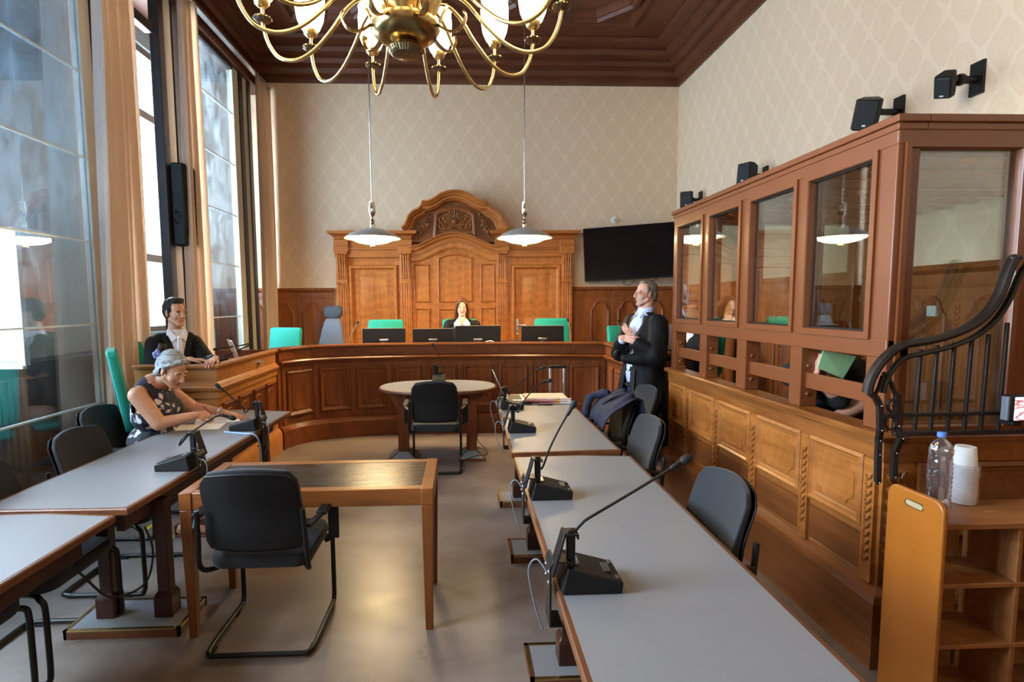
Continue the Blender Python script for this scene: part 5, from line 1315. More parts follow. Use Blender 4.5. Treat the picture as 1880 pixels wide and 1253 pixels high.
for s in (-1, 1):
    hr.capsule((s*.066,-.005,.03), .026, (s*.080,-.015,-.08), .028); hr.capsule((s*.080,-.015,-.08), .028, (s*.082,-.03,-.17), .026); hr.capsule((s*.082,-.03,-.17), .026, (s*.075,-.04,-.22), .02)
    hr.capsule((s*.05,-.09,-.02), .04, (s*.06,-.09,-.20), .035)
    hr.capsule((s*.012,.055,.098), .018, (s*.062,.045,.045), .02); hr.capsule((s*.062,.045,.045), .02, (s*.078,.01,-.04), .018)
me = blob(xform(hr, H), .004, 5); Hi = H.inverted()
hair_cut(me, H, lambda p: not (p.y > .035 and abs(p.x) < .052 - max(0, p.z-.06)*.8 and p.z < .098 - abs(p.x)*.5 and p.z > -.15))
put(me, 'hair', hair_mat('hair_auburn', srgb(122,68,40), srgb(70,36,22)), J)
def torso_robe(m, hz, wide=.2, depth=.12, drop=.26, low=.9):
    m.capsule((0,-.06,hz-drop+.015), .065, (wide-.05,-.06,hz-drop-.03), .065); m.capsule((0,-.06,hz-drop+.015), .065, (-wide+.05,-.06,hz-drop-.03), .065); m.ell((0,-.055,hz-.42), (wide*.94,depth,.24)); m.ell((0,-.05,hz-.66), (wide*.98,depth+.03,.22))
m = MB(); torso_robe(m, hz, .23, .12, .225)
for s in (-1, 1):
    m.capsule((s*.185,-.06,hz-.25), .07, (s*.27,-.02,hz-.50), .08); m.capsule((s*.25,-.02,hz-.50), .075, (s*.16,.14,hz-.53), .075)
me = blob(m, .006, 6); wrinkle(me, .012, 9, 1, .5)
cut(me, lambda p: not (p.y > -.03 and p.z > hz-.34 and abs(p.x) < .010 + max(0, p.z-(hz-.34))*.30))
put(me, 'robe', ROBE, J)
m = MB().ell((0,-.03,hz-.30), (.10,.085,.13)); m.capsule((0,-.035,hz-.16), .058, (0,-.04,hz-.22), .066); me = blob(m, .005, 3)
cut(me, lambda p: p.z < hz-.165 - .10*max(0, p.y+.02)*6*.3 and not (p.y > .0 and abs(p.x) < max(0, (p.z-(hz-.33))*.22))); put(me, 'blouse', WHITE_CL, J)
for s in (-1, 1):
    c = [V(s*.012,.058,hz-.245), V(s*.062,.010,hz-.165), V(s*.112,.0,hz-.235), V(s*.098,.052,hz-.31)]
    m = MB().hexa([p for p in c] if s > 0 else c[::-1], [p + V(0,.012,.006) for p in (c if s > 0 else c[::-1])]); put(blob(m, .003, 2), 'collar', WHITE_CL, J)
gl = MB()
for s in (-1, 1): gl.tube([H @ V(s*.031+.018*cos(a*.42), .098, -.002+.015*sin(a*.42)) for a in range(15)], .0009, 5, closed=True)
gl.tube([H @ V(-.013,.099,.002), H @ V(.013,.099,.002)], .0009, 5); gl.build('spectacles', STEEL, J, smooth=True)
# ---------------------------------------------------------------- the prosecutor on the left wing
pq = at(322, 575, y=4.93)
Pn = thing('person', 'person in a black robe and white tie seated at the side desk by the window', 'person', (pq.x, 4.93, 0), RAD(-138))
hz = pq.z
H = headM((0, 0, hz), 22, -3, 0, 1.0)
b = head_shapes(H, False, 1.0); b.capsule((0,-.02,hz-.07), .052, (0,-.05,hz-.20), .058)
b.capsule((-.14,-.06,hz-.27), .055, (.14,-.06,hz-.27), .055); b.ell((0,-.055,hz-.42), (.16,.11,.22)); b.ell((0,-.05,hz-.68), (.17,.13,.2))
EL = {1: (.22,.06,hz-.46), -1: (-.22,.10,hz-.46)}
Pm = (Matrix.Translation(Pn.location) @ Matrix.Rotation(RAD(-138), 4, 'Z')).inverted()
wr = Pm @ at(350, 661, z=1.178); wl = Pm @ at(394, 662, z=1.172)
for s, w_ in ((1, wr), (-1, wl)):
    b.capsule((s*.165,-.06,hz-.28), .05, EL[s], .042); b.capsule(EL[s], .042, w_, .028)
hand(b, wr, (-.9,.5,-.05), (0,0,-1), -1, .35); hand(b, wl + V(0,0,.012), (.5,.6,-.1), (.1,0,-1), 1, .4)
for s in (-1, 1):
    b.capsule((s*.10,-.03,.70), .085, (s*.12,.36,.68), .065); b.capsule((s*.12,.36,.68), .06, (s*.12,.34,.26), .045); b.ell((s*.12,.40,.23), (.045,.12,.045))
o = put(blob(b, VOX), 'body', SK_B, Pn); finish_face(o, H, SK_B, LIP, BROW, 'open')
hr = MB(); hr.ell((0,-.025,.052), (.083,.098,.086)); hr.ell((0,-.06,.005), (.076,.06,.075))
rnd = random.Random(5)
hr.capsule((-.035,.028,.108), .026, (.03,.034,.112), .026); hr.capsule((-.05,.0,.10), .028, (.045,.005,.105), .028)
for s in (-1, 1): hr.capsule((s*.068,.008,.05), .014, (s*.0735,.006,.006), .008)
me = blob(xform(hr, H), .004, 4); wrinkle(me, .006, 45, 8, .5)
hair_cut(me, H, lambda p: not (p.y > .030 and p.z < .083 and abs(p.x) < .085) and p.z > -.075)
put(me, 'hair', hair_mat('hair_dark', srgb(46,34,28), srgb(20,15,13)), Pn)
m = MB(); torso_robe(m, hz, .19, .135, .25)
for s, w_ in ((1, wr), (-1, wl)):
    m.capsule((s*.155,-.06,hz-.27), .078, EL[s], .080); q = Vector(EL[s]).lerp(w_, .80); m.capsule(EL[s], .080, q, .055)
m.capsule((-.12,-.05,hz-.215), .05, (.12,-.05,hz-.215), .05)
me = blob(m, .006, 6); wrinkle(me, .014, 8, 2, .6)
VX = lambda z: .012 + max(0, z-(hz-.43))*.29
cut(me, lambda p: not (p.y > -.06 and p.z > hz-.43 and abs(p.x) < VX(p.z)) and not (abs(p.x) < .062 and p.z > hz-.19))
put(me, 'robe', ROBE, Pn)
m = MB()
for s in (-1, 1): m.bar((s*.100,.035,hz-.20), (s*.03,.095,hz-.45), .05, .014, (0,1,0)); 
put(blob(m, .005, 3), 'facing', VELVET, Pn)
m = MB().ell((0,-.03,hz-.33), (.12,.10,.16)); m.capsule((0,-.03,hz-.15), .066, (0,-.045,hz-.22), .075); me = blob(m, .005, 3); cut(me, lambda p: p.z < hz-.145 and p.z > hz-.47)
put(me, 'shirt', WHITE_CL, Pn)
m = MB()
for s in (-1, 1): m.hexa([V(s*.012,.055,hz-.215), V(s*.07,.01,hz-.135), V(s*.085,.015,hz-.19), V(s*.055,.065,hz-.255)][::s], [V(s*.012,.068,hz-.212), V(s*.07,.022,hz-.132), V(s*.085,.03,hz-.186), V(s*.055,.078,hz-.25)][::s])
put(blob(m, .003, 2), 'collar', WHITE_CL, Pn)
m = MB().hexa([V(-.016,.066,hz-.21), V(.016,.066,hz-.21), V(.016,.084,hz-.21), V(-.016,.084,hz-.21)][::-1], [V(-.03,.085,hz-.45), V(.03,.085,hz-.45), V(.03,.102,hz-.45), V(-.03,.102,hz-.45)][::-1]); m.ell((0,.076,hz-.215), (.02,.014,.018))
put(blob(m, .0035, 3), 'tie', plain('white_tie', srgb(238,236,242), .45), Pn)
# ---------------------------------------------------------------- the woman writing at the left table
cq = at(318, 680, y=3.93)
Cn = thing('person', 'person with grey hair in a sleeveless floral dress writing at the left table', 'person', (-2.20, 3.95, 0), RAD(-90))
Ci = (Matrix.Translation(Cn.location) @ Matrix.Rotation(RAD(-90), 4, 'Z')).inverted()
hc = Ci @ cq
H = headM(hc, -20, -30, 0, 1.02)
b = head_shapes(H, True, .98)
nk = H @ V(0,-.03,-.09); sh = V(0, .0, 1.06)
b.capsule(nk, .050, sh + V(0,.0,-.0), .056)
b.capsule((-.14,-.02,1.02), .052, (.14,-.02,1.02), .052); b.capsule((0,-.01,1.095), .062, (.14,-.02,1.035), .05); b.capsule((0,-.01,1.095), .062, (-.14,-.02,1.035), .05); b.ell((0,.0,.88), (.155,.11,.20)); b.ell((0,-.05,.62), (.16,.13,.16)); b.ell((0,-.09,.52), (.19,.16,.10))
SR, SL = V(.165,-.02,1.025), V(-.16,-.01,1.025)
# elbows and wrists located on the table
eR = Ci @ at(292, 778, y=3.78); wR = Ci @ at(360, 763, y=3.90)
eL = Ci @ at(353, 747, y=4.30); wL = Ci @ at(412, 758, y=4.28)
b.capsule(SR, .060, eR, .050); b.capsule(eR, .047, wR, .028); b.capsule(SL, .058, eL, .046); b.capsule(eL, .043, wL, .026)
hR = Ci @ at(386, 761, y=3.97); hand(b, wR, hR - wR, (-.75,.0,-.65), -1, 1.05, .015, .98, 1.0)
hL = Ci @ at(446, 764, y=4.30); hand(b, wL, hL - wL, (0,0,-1), 1, .30, .08, .95, .4)
for s in (-1, 1):
    b.capsule((s*.10,-.05,.53), .085, (s*.11,.32,.55), .065); b.capsule((s*.11,.32,.55), .055, (s*.10,.22,.10), .036); b.capsule((s*.10,.22,.07), .034, (s*.10,.36,.035), .026); b.ell((s*.10,.19,.045), (.032,.04,.04))
o = put(blob(b, VOX), 'body', SK_C, Cn); finish_face(o, H, SK_C, plain('lips_brown', srgb(160,84,76), .45), BROW, 'down', .02)
hr = MB(); hr.ell((0,-.032,.050), (.085,.101,.086)); hr.ell((0,-.072,.01), (.076,.060,.085))
hr.ell((0,-.12,.04), (.045,.04,.045)); hr.capsule((.0,-.07,-.05), .045, (.0,-.09,-.09), .03)
for s in (-1, 1): hr.capsule((s*.068,-.035,.0), .024, (s*.05,-.07,-.055), .028); hr.capsule((s*.022,.050,.098), .020, (s*.064,.022,.064), .020); hr.capsule((s*.064,.022,.064), .020, (s*.077,-.02,.02), .017)
me = blob(xform(hr, H), .004, 3); wrinkle(me, .0015, 60, 3, .3)
hair_cut(me, H, lambda p: not (p.y > .018 and p.z < .080 - 6.0*max(0, abs(p.x)-.055)**1.5) and not (p.y > -.03 and p.z < .012))
put(me, 'hair', hair_mat('hair_grey', srgb(190,190,188), srgb(66,66,68), (75,9,75)), Cn)
m = MB().ell(H @ V(.02,-.135,.10), (.03,.03,.03)); rnd = random.Random(6)
for i in range(9): m.ell(H @ V(.02+rnd.uniform(-.022,.022), -.138+rnd.uniform(-.02,.012), .10+rnd.uniform(-.02,.028)), (.013,.011,.014), None, 8, 6)
put(blob(m, .004, 2), 'hair_bun', bpy.data.materials['hair_dark'], Cn)
m = MB()
for i in range(5): a = 2*pi*i/5; m.ell(H @ V(.055+.022*cos(a), -.125, .065+.022*sin(a)), (.016,.01,.016), None, 8, 6)
put(blob(m, .003, 2), 'hair_flower', plain('lilac_flower', srgb(150,160,230), .6), Cn)
m = MB(); m.ell((0,.0,.89), (.180,.150,.20)); m.ell((-.07,.085,.895), (.08,.07,.08)); m.ell((.07,.085,.895), (.08,.07,.08)); m.capsule((0,-.01,1.09), .07, (.12,-.02,1.035), .062); m.capsule((0,-.01,1.09), .07, (-.12,-.02,1.035), .062); m.ell((0,-.02,.68), (.185,.165,.13)); m.ell((0,-.08,.54), (.225,.20,.12)); m.capsule((-.10,-.0,1.0), .085, (.10,-.0,1.0), .085)
for s in (-1, 1): m.capsule((s*.10,-.05,.54), .10, (s*.12,.36,.54), .085); m.capsule((s*.12,.36,.54), .09, (s*.13,.30,.30), .10)
me = blob(m, .005, 5); wrinkle(me, .008, 12, 4)
neck_c = V(0,.055,1.13)
cut(me, lambda p: not ((p-neck_c).length < .098) and p.z > .30 and not (abs(p.x) > .142 and p.z > .90) and not (abs(p.x) < .05 and p.z > 1.11))
put(me, 'dress', FLORAL, Cn)
m = MB(); ax_ = (wL - eL).normalized(); q = eL.lerp(wL, .86)
m.tube([q + (Matrix.Rotation(2*pi*i/20, 3, ax_) @ (ax_.orthogonal().normalized()*.0315)) for i in range(20)], .006, 6, closed=True, flat=(.5, 1.4)); m.build('bracelet_watch', ALU, Cn, smooth=True)
m = MB()
for s in (-1, 1): m.box(s*.10-.035, s*.10+.035, .16, .40, .0, .014); m.box(s*.10-.038, s*.10+.038, .25, .28, .0, .06); m.box(s*.10-.034, s*.10+.034, .155, .165, 0, .08)
put(blob(m, .005, 1), 'sandals', plain('sandal_leather', srgb(110,56,44), .5), Cn)
tip = at(396, 769, y=4.02); tl = at(370, 743, y=3.93); d = (tl - tip).normalized()
pn = thing('pen', 'red and white pen held in the hand of the writing woman', 'pen', tip)
MB().tube([V(0,0,0), d*.012, d*.05, d*.05], [.001,.004,.0045,.0045], 8).build('grip', CREAM, pn, smooth=30); MB().tube([d*.05, d*.135, d*.14], [.005,.005,.003], 8).build('barrel', plain('pen_red', srgb(170,20,40), .35), pn, smooth=30)
# ---------------------------------------------------------------- the standing lawyer, arms crossed, looking left
lq = at(1185, 540, y=5.05)
Ln = thing('person', 'standing person with glasses and grey hair in an open black robe with arms crossed', 'person', (1.71, 5.08, 0), RAD(108))
Li = (Matrix.Translation(Ln.location) @ Matrix.Rotation(RAD(108), 4, 'Z')).inverted()
hc = Li @ lq; hz = hc.z
H = headM(hc, -12, 3, 0, 1.0)     # face towards -x in the room
b = head_shapes(H, False, 1.0); b.capsule(H @ V(0,-.03,-.07), .058, V(0,-.02,hz-.20), .064)
b.capsule((-.17,-.03,hz-.27), .06, (.17,-.03,hz-.27), .06); b.ell((0,-.02,hz-.42), (.18,.12,.22)); b.ell((0,.0,hz-.68), (.175,.135,.22)); b.ell((0,-.03,hz-.86), (.175,.13,.14))
# his right arm (local +x) lies over the left forearm
ER, EL_ = Li @ at(1138,648,y=5.14), Li @ at(1203,652,y=4.80)
WR, WL = Li @ at(1144,621,y=4.92), Li @ at(1163,626,y=4.84)
b.capsule((.21,-.03,hz-.28), .056, ER, .047); b.capsule(ER, .045, WR, .030); b.capsule((-.21,-.03,hz-.28), .056, EL_, .047); b.capsule(EL_, .045, WL, .030)
hR = Li @ at(1168,625,y=4.80); hand(b, WR, hR - WR, (.3,-1,-.3), 1, .40, .03, .95, .5)
hL0, hL1 = Li @ at(1157,617,y=4.98), Li @ at(1145,600,y=4.99); hand(b, hL0, hL1 - hL0, Li.to_3x3() @ V(.6,.5,-.2), -1, .40, .02, .80, .3)
for s in (-1, 1):
    b.capsule((s*.09,-.02,hz-.90), .095, (s*.105,.0,.50), .062); b.capsule((s*.105,.0,.50), .06, (s*.11,-.02,.10), .042); b.capsule((s*.11,-.03,.05), .04, (s*.12,.14,.035), .034)
o = put(blob(b, VOX), 'body', SK_D, Ln); finish_face(o, H, SK_D, LIP, BROW_G, 'open', .02, plain('beard_stubble', srgb(186,148,130), .8))
hr = MB(); hr.ell((0,-.028,.046), (.0785,.093,.080)); hr.ell((0,-.062,-.005), (.073,.056,.075))
for s in (-1, 1): hr.capsule((s*.07,.01,.05), .014, (s*.074,.006,-.005), .010)
hr.capsule((-.035,.030,.105), .018, (.035,.030,.105), .018)
me = blob(xform(hr, H), .004, 4); wrinkle(me, .003, 90, 6, .4)
hair_cut(me, H, lambda p: not (p.y > .022 and p.z < .094) and not (abs(p.x) > .05 and p.y > -.025 and p.z < -.015) and p.z > -.082)
put(me, 'hair', hair_mat('hair_greybrown', srgb(136,122,108), srgb(66,54,44), (90,90,20)), Ln)
gl = MB()
for s in (-1, 1):
    gl.tube([H @ V(s*.033+.022*cos(2*pi*a/16), .098-.004*abs(cos(2*pi*a/16)), -.004+.017*sin(2*pi*a/16)) for a in range(16)], .0014, 5, closed=True); gl.tube([H @ V(s*.055,.094,.0), H @ V(s*.074,.06,.004), H @ V(s*.079,-.01,.008)], .0014, 5)
gl.tube([H @ V(-.012,.1,.0), H @ V(.012,.1,.0)], .0014, 5); gl.build('spectacles', plain('tortoise_frame', srgb(84,54,36), .3), Ln, smooth=True)
# shirt
m = MB(); m.ell((0,-.01,hz-.42), (.185,.132,.24)); m.ell((0,.01,hz-.70), (.182,.148,.22)); m.capsule((-.12,-.03,hz-.27), .050, (.12,-.03,hz-.27), .050); m.capsule(H @ V(0,-.03,-.12), .068, V(0,-.02,hz-.22), .076)
m.capsule(WR.lerp(ER, .35), .044, WR.lerp(ER, .10), .040); m.capsule(WL.lerp(EL_, .4), .044, WL.lerp(EL_, .12), .040)
me = blob(m, .005, 4); cut(me, lambda p: p.z < hz-.125 - .12*max(0, (p.y-.0)*2)); put(me, 'shirt', BLUE_SH, Ln)
m = MB()
for s in (-1, 1): m.hexa([V(s*.010,.042,hz-.180), V(s*.064,-.02,hz-.10), V(s*.078,-.012,hz-.155), V(s*.05,.058,hz-.228)][::s], [V(s*.010,.056,hz-.175), V(s*.064,-.006,hz-.095), V(s*.078,.004,hz-.150), V(s*.05,.073,hz-.223)][::s])
m.capsule((-.068,-.04,hz-.115), .018, (.068,-.04,hz-.115), .018); m.capsule((-.05,-.07,hz-.11), .018, (.05,-.07,hz-.11), .018)
put(blob(m, .003, 2), 'collar', BLUE_SH, Ln)
# trousers and belt
m = MB(); m.ell((0,-.02,hz-.90), (.18,.145,.12))
for s in (-1, 1): m.capsule((s*.09,-.01,hz-.90), .105, (s*.105,.0,.52), .085); m.capsule((s*.105,.0,.52), .085, (s*.11,-.01,.09), .07)
me = blob(m, .006, 4); cut(me, lambda p: p.z < hz-.845); put(me, 'trousers', NAVY, Ln)
m = MB(); m.tube([V(.186*cos(2*pi*i/32), .0+.152*sin(2*pi*i/32), hz-.845) for i in range(32)], .017, 8, closed=True, flat=(.35, 1)); m.box(-.025, .025, .148, .162, hz-.865, hz-.825); m.build('belt', BLK_PLAS, Ln, smooth=40)
m = MB()
for s in (-1, 1): m.ell((s*.12,.06,.045), (.05,.15,.045)); m.ell((s*.11,-.04,.05), (.045,.05,.05))
me = blob(m, .006, 2); cut(me, lambda p: p.z > .004); put(me, 'shoes', BLK_PLAS, Ln)
# robe: coat body with open front and long skirts, wide sleeves
m = MB(); R = []
for (z, a, b_, cy) in ((hz-.17,.09,.08,-.04),(hz-.215,.17,.10,-.045),(hz-.27,.225,.115,-.045),(hz-.36,.235,.145,-.03),(hz-.55,.225,.165,-.02),(hz-.80,.235,.185,-.02),(hz-1.05,.265,.215,-.02),(hz-1.3,.30,.25,-.02),(.32,.32,.27,-.02)):
    k = max(0, (hz-.5-z))/1.0
    R.append([V(a*cos(t)*(1+.07*k*sin(9*t+2)), cy + b_*sin(t)*(1+.10*k*sin(11*t)), z) for t in [2*pi*i/72 for i in range(72)]])
m.rings(R)
m.capsule((.195,-.03,hz-.27), .085, ER, .085); m.capsule((-.195,-.03,hz-.27), .09, EL_, .10)
m.capsule(ER, .085, ER.lerp(WR, .72), .060); m.capsule(EL_, .088, EL_.lerp(WL, .80), .056)
m.capsule(ER + V(0,0,-.03), .06, Li @ at(1133,652,y=4.98), .035); m.capsule(EL_ + V(0,0,-.03), .085, Li @ at(1146,660,y=4.84), .035)
me = blob(m, .0065, 5); wrinkle(me, .016, 9, 5, .45)
def robe_keep(p):
    gap = .045 + max(0, p.z-(hz-.46))*.27 if p.z > hz-.46 else (.05 + max(0, (hz-.62-p.z))*.10)
    if p.y > .02 and abs(p.x+.0) < gap:
        inarm = (hz-.72 < p.z < hz-.40) and p.y > .150
        if not inarm: return False
    if abs(p.x) < .062 and p.z > hz-.185: return False
    if p.z < .33: return False
    return True
cut(me, robe_keep)
rb = put(me, 'robe', ROBE, Ln); sd = rb.modifiers.new('Solid', 'SOLIDIFY'); sd.thickness = .006; sd.offset = -1
for s in (-1, 1):
    pts = [V(s*.095,.03,hz-.20), V(s*.075,.105,hz-.36), V(s*.06,.15,hz-.50)]
    m = MB().bar(pts[0], pts[1], .05, .012, (0,1,0)).bar(pts[1], pts[2], .05, .012, (0,1,0))
    pts = [V(s*.075,.15,hz-.70), V(s*.10,.185,hz-1.0), V(s*.14,.225,.36)]
    m.bar(pts[0], pts[1], .07, .012, (0,1,0)).bar(pts[1], pts[2], .08, .012, (0,1,0)); put(blob(m, .005, 3), 'facing', SATIN, Ln)
# ---------------------------------------------------------------- the seated defendant hidden behind a green card
dq = at(1555, 668, y=2.98)
Dn = thing('person', 'person in a black t-shirt bending behind a green card inside the glass booth', 'person', (2.19, 3.12, 0), RAD(174))
Di = (Matrix.Translation(Dn.location) @ Matrix.Rotation(RAD(174), 4, 'Z')).inverted()
hc = Di @ V(2.035, 2.95, 1.325)
H = headM(hc, -18, -42, 0, 1.0)
b = head_shapes(H, False, 1.0); b.capsule(H @ V(0,-.03,-.08), .056, V(0,-.03,1.17), .062)
b.capsule((-.17,-.03,1.21), .06, (.17,-.03,1.21), .06); b.ell((0,-.06,1.0), (.18,.13,.22)); b.ell((0,-.10,.74), (.18,.15,.18))
eR, wR = Di @ V(2.10, 2.93, 1.10), Di @ at(1499, 690, y=2.90)      # arm that holds the card
b.capsule((-.20,-.03,1.20), .056, eLd := (Di @ at(1592, 736, y=2.92)), .048); b.capsule(eLd, .047, wLd := (Di @ at(1538, 766, y=2.93)), .034)
b.capsule((.20,-.03,1.20), .056, eR, .046); b.capsule(eR, .045, wR, .029)
fh = Di @ at(1502, 664, y=2.88)
hand(b, wR, fh - wR, Di.to_3x3() @ V(.9,-.3,0), 1, .55, .03, .95, .8)
hand(b, wLd, (wLd-eLd), (0,0,-1), -1, .4, .05, .95)
for s in (-1, 1): b.capsule((s*.10,-.08,.70), .09, (s*.12,.28,.68), .068); b.capsule((s*.12,.28,.68), .062, (s*.12,.22,.26), .046); b.ell((s*.12,.26,.21), (.045,.11,.042))
o = put(blob(b, VOX), 'body', SK_D, Dn); finish_face(o, H, SK_D, LIP, BROW, 'down')
hr = MB(); hr.ell((0,-.026,.05), (.082,.098,.083)); hr.ell((0,-.062,.0), (.075,.058,.08)); me = blob(xform(hr, H), .005, 4)
hair_cut(me, H, lambda p: not (p.y > .03 and p.z < .08) and p.z > -.08); put(me, 'hair', bpy.data.materials['hair_dark'], Dn)
m = MB(); m.capsule((-.17,-.03,1.215), .082, (.17,-.03,1.215), .082); m.ell((0,-.05,1.0), (.225,.165,.24)); m.ell((0,-.09,.76), (.215,.175,.2))
m.capsule((-.20,-.03,1.20), .082, V(-.20,-.03,1.20).lerp(eLd, .66), .072); m.capsule((.20,-.03,1.20), .078, V(.20,-.03,1.20).lerp(eR, .98), .068)
me = blob(m, .006, 4); wrinkle(me, .01, 9, 7); put(me, 't_shirt', plain('black_cotton', srgb(16,16,18), .85), Dn)
m = MB()
for s in (-1, 1): m.capsule((s*.10,-.08,.70), .105, (s*.12,.28,.68), .085); m.capsule((s*.12,.28,.68), .085, (s*.12,.24,.28), .07)
put(blob(m, .008, 4), 'trousers', plain('dark_denim', srgb(24,26,34), .8), Dn)
c = [at(1512,643,y=2.80), at(1572,655,y=2.80), at(1548,696,y=2.84), at(1501,676,y=2.84)]
tag(MB().hexa([p for p in c], [p + V(.0,.006,.0) for p in c]).build('green_card', GREEN_CARD), 'pale green card held up in front of the face inside the glass booth', 'card')
# ---------------------------------------------------------------- a person in a robe far behind the booth
En = thing('person', 'person in a black robe far back behind the glass booth, partly hidden by its frame', 'person', (2.78, 6.5, 0), RAD(112))
eq = at(1273, 571, y=6.5); hz = eq.z
Ei = (Matrix.Translation(En.location) @ Matrix.Rotation(RAD(112), 4, 'Z')).inverted()
H = headM(Ei @ eq, 10, -6, 0, .98)
b = head_shapes(H, True, .96); hx = (Ei @ eq); b.capsule(H @ V(0,-.03,-.07), .048, (hx.x,-.04,hz-.2), .052); b.capsule((-.14,-.06,hz-.27), .05, (.14,-.06,hz-.27), .05); b.ell((0,-.05,hz-.45), (.16,.11,.24)); b.ell((0,-.05,hz-.75), (.17,.13,.16))
for s in (-1, 1):
    b.capsule((s*.18,-.06,hz-.28), .045, (s*.23,.04,hz-.52), .04); b.capsule((s*.23,.04,hz-.52), .04, (s*.10,.26,hz-.52), .028); hand(b, (s*.10,.27,hz-.52), (-s*.3,.9,0), (0,0,-1), -s, .4)
    b.capsule((s*.10,-.03,hz-.80), .085, (s*.11,.36,hz-.82), .065); b.capsule((s*.11,.36,hz-.82), .06, (s*.11,.33,.30), .042); b.ell((s*.11,.38,.25), (.045,.12,.045))
o = put(blob(b, .0045), 'body', SK_A, En); finish_face(o, H, SK_A, LIP, BROW, 'open', .019)
hr = MB(); hr.ell((0,-.026,.05), (.083,.1,.086)); hr.ell((0,-.07,-.01), (.076,.058,.09)); me = blob(xform(hr, H), .005, 4)
hair_cut(me, H, lambda p: not (p.y > .03 and p.z < .082)); put(me, 'hair', bpy.data.materials['hair_dark'], En)
m = MB(); torso_robe(m, hz)
for s in (-1, 1): m.capsule((s*.18,-.06,hz-.285), .072, (s*.25,.04,hz-.52), .078); m.capsule((s*.25,.04,hz-.52), .078, (s*.14,.20,hz-.52), .07)
me = blob(m, .007, 5); wrinkle(me, .012, 9, 9, .6); cut(me, lambda p: not (p.y > -.03 and p.z > hz-.38 and abs(p.x) < .015 + max(0, p.z-(hz-.38))*.34)); put(me, 'robe', ROBE, En)
m = MB().ell((0,-.03,hz-.30), (.10,.088,.13)); m.capsule((0,-.03,hz-.16), .058, (0,-.04,hz-.22), .066); me = blob(m, .006, 3); cut(me, lambda p: p.z < hz-.165); put(me, 'shirt', WHITE_CL, En)
# ---------------------------------------------------------------- navy jacket thrown over the armchair
jk = thing('jacket', 'navy suit jacket thrown over the back of an armchair before the standing person', 'jacket', (1.2, 4.12, .8))
sec = crv([(1.345,.58), (1.335,.72), (1.325,.86), (1.285,.945), (1.22,.935), (1.14,.89), (1.08,.85), (1.045,.79), (1.03,.70)], 5)
rows = []; nY = 44
for k, q in enumerate(sec):
    t = k/(len(sec)-1); row = []
    for i in range(nY+1):
        u = i/nY; y = 3.90 + .44*u - .06*sin(pi*t)*(1-u)
        fold = .016*sin(9*u*2+3*t) + .012*sin(23*u+5*t) + .02*noise.noise(Vector((u*4, t*5, 2)))
        sag = -.07*max(0, u-.75)*4*t - .05*max(0, .2-u)*5*(1-t)
        row.append((q.x + fold*(.6 if t < .45 else .4), y + .02*sin(6*t+u*3), q.y + fold*.8*(t > .3) + sag*(.6 if t > .4 else 1)))
    rows.append(row)
m = MB(); m.v = [tuple(V(*p) - jk.location) for r_ in rows for p in r_]
for k in range(len(rows)-1):
    for i in range(nY): m.f.append((k*(nY+1)+i, (k+1)*(nY+1)+i, (k+1)*(nY+1)+i+1, k*(nY+1)+i+1))
o = m.build('cloth', NAVY_J, jk, smooth=80); sd = o.modifiers.new('Solid', 'SOLIDIFY'); sd.thickness = .012
m = MB(); pts = crv([V(1.19,4.30,.91), V(1.10,4.35,.895), V(1.045,4.37,.85), V(1.02,4.37,.77), V(1.015,4.36,.70)], 5); m.tube(pts, [.045,.048,.048,.046]+[.044]*(len(pts)-4), 12, flat=(.75,1))
me = blob(m, .006, 4); wrinkle(me, .012, 16, 3); 
for v in me.vertices: v.co -= jk.location
put(me, 'sleeve', NAVY_J, jk)
m = MB().hexa([V(1.26,4.02,.955), V(1.17,4.06,.925), V(1.07,4.10,.85), V(1.15,4.17,.90)], [V(1.26,4.02,.967), V(1.17,4.06,.937), V(1.07,4.10,.862), V(1.15,4.17,.912)]); me = blob(m, .004, 2)
for v in me.vertices: v.co -= jk.location
put(me, 'lapel', NAVY_J, jk)

bpy.data.scenes.remove(_WS)
# ================================================================ things on the bench
def monitor(label, px0, px1, top_py, y, rz=0, tilt=0):
    a = at(px0, top_py, y=y); b = at(px1, top_py, y=y); w_ = (b.x-a.x)/2; zt = a.z
    base = 1.075
    r = thing('monitor', label, 'monitor', ((a.x+b.x)/2, y, base), rz, 'black monitors on the bench')
    h = zt-base
    p = MB().box(-w_, w_, -.012, .012, max(.012, h-.335), h).build('housing', SCREEN_B, r, bevel=.004)
    MB().box(-w_+.008, w_-.008, .012, .0135, max(.02, h-.325), h-.01).build('screen', TVSCR, p)
    MB().box(-w_, w_, -.013, .013, h, h+.005).build('top_edge', plain('monitor_edge', srgb(150,140,128), .3), p, bevel=.001)
    MB().box(-.055, .055, -.0165, -.012, .088, .108).build('carry_slot', ALU, p, bevel=.003)
    MB().box(-.03, .03, -.045, -.013, .01, .075).box(-.11, .11, -.1, .09, 0, .012).build('stand', SCREEN_B, r, bevel=.004)
    return r
monitor('leftmost black monitor on the bench', 665, 744, 604, 7.1)
monitor('second black monitor from the left on the bench, left of the judge', 757.5, 832, 604.5, 7.12, .05)
monitor('tall black monitor in front of the judge', 835, 919, 599, 7.05)
monitor('rightmost black monitor on the bench, by the doorcase door', 957, 1035, 599, 7.1)
q = at(925, 627, y=7.0); r = thing('docking_box', 'low black box on the bench between the two right monitors', 'box', (q.x, 7.02, 1.075))
MB().hexa([(-.22,-.1,0),(.22,-.1,0),(.22,.1,0),(-.22,.1,0)], [(-.22,-.1,.055),(.22,-.1,.085),(.22,.1,.085),(-.22,.1,.055)]).build('casing', BLK_PLAS, r, bevel=.004)
MB().tube(crv([(-.25,-.1,.01), (-.24,-.11,.07), (-.17,-.11,.085), (-.12,-.11,.06)]), .006, 6).build('cable', CREAM, r, smooth=True)
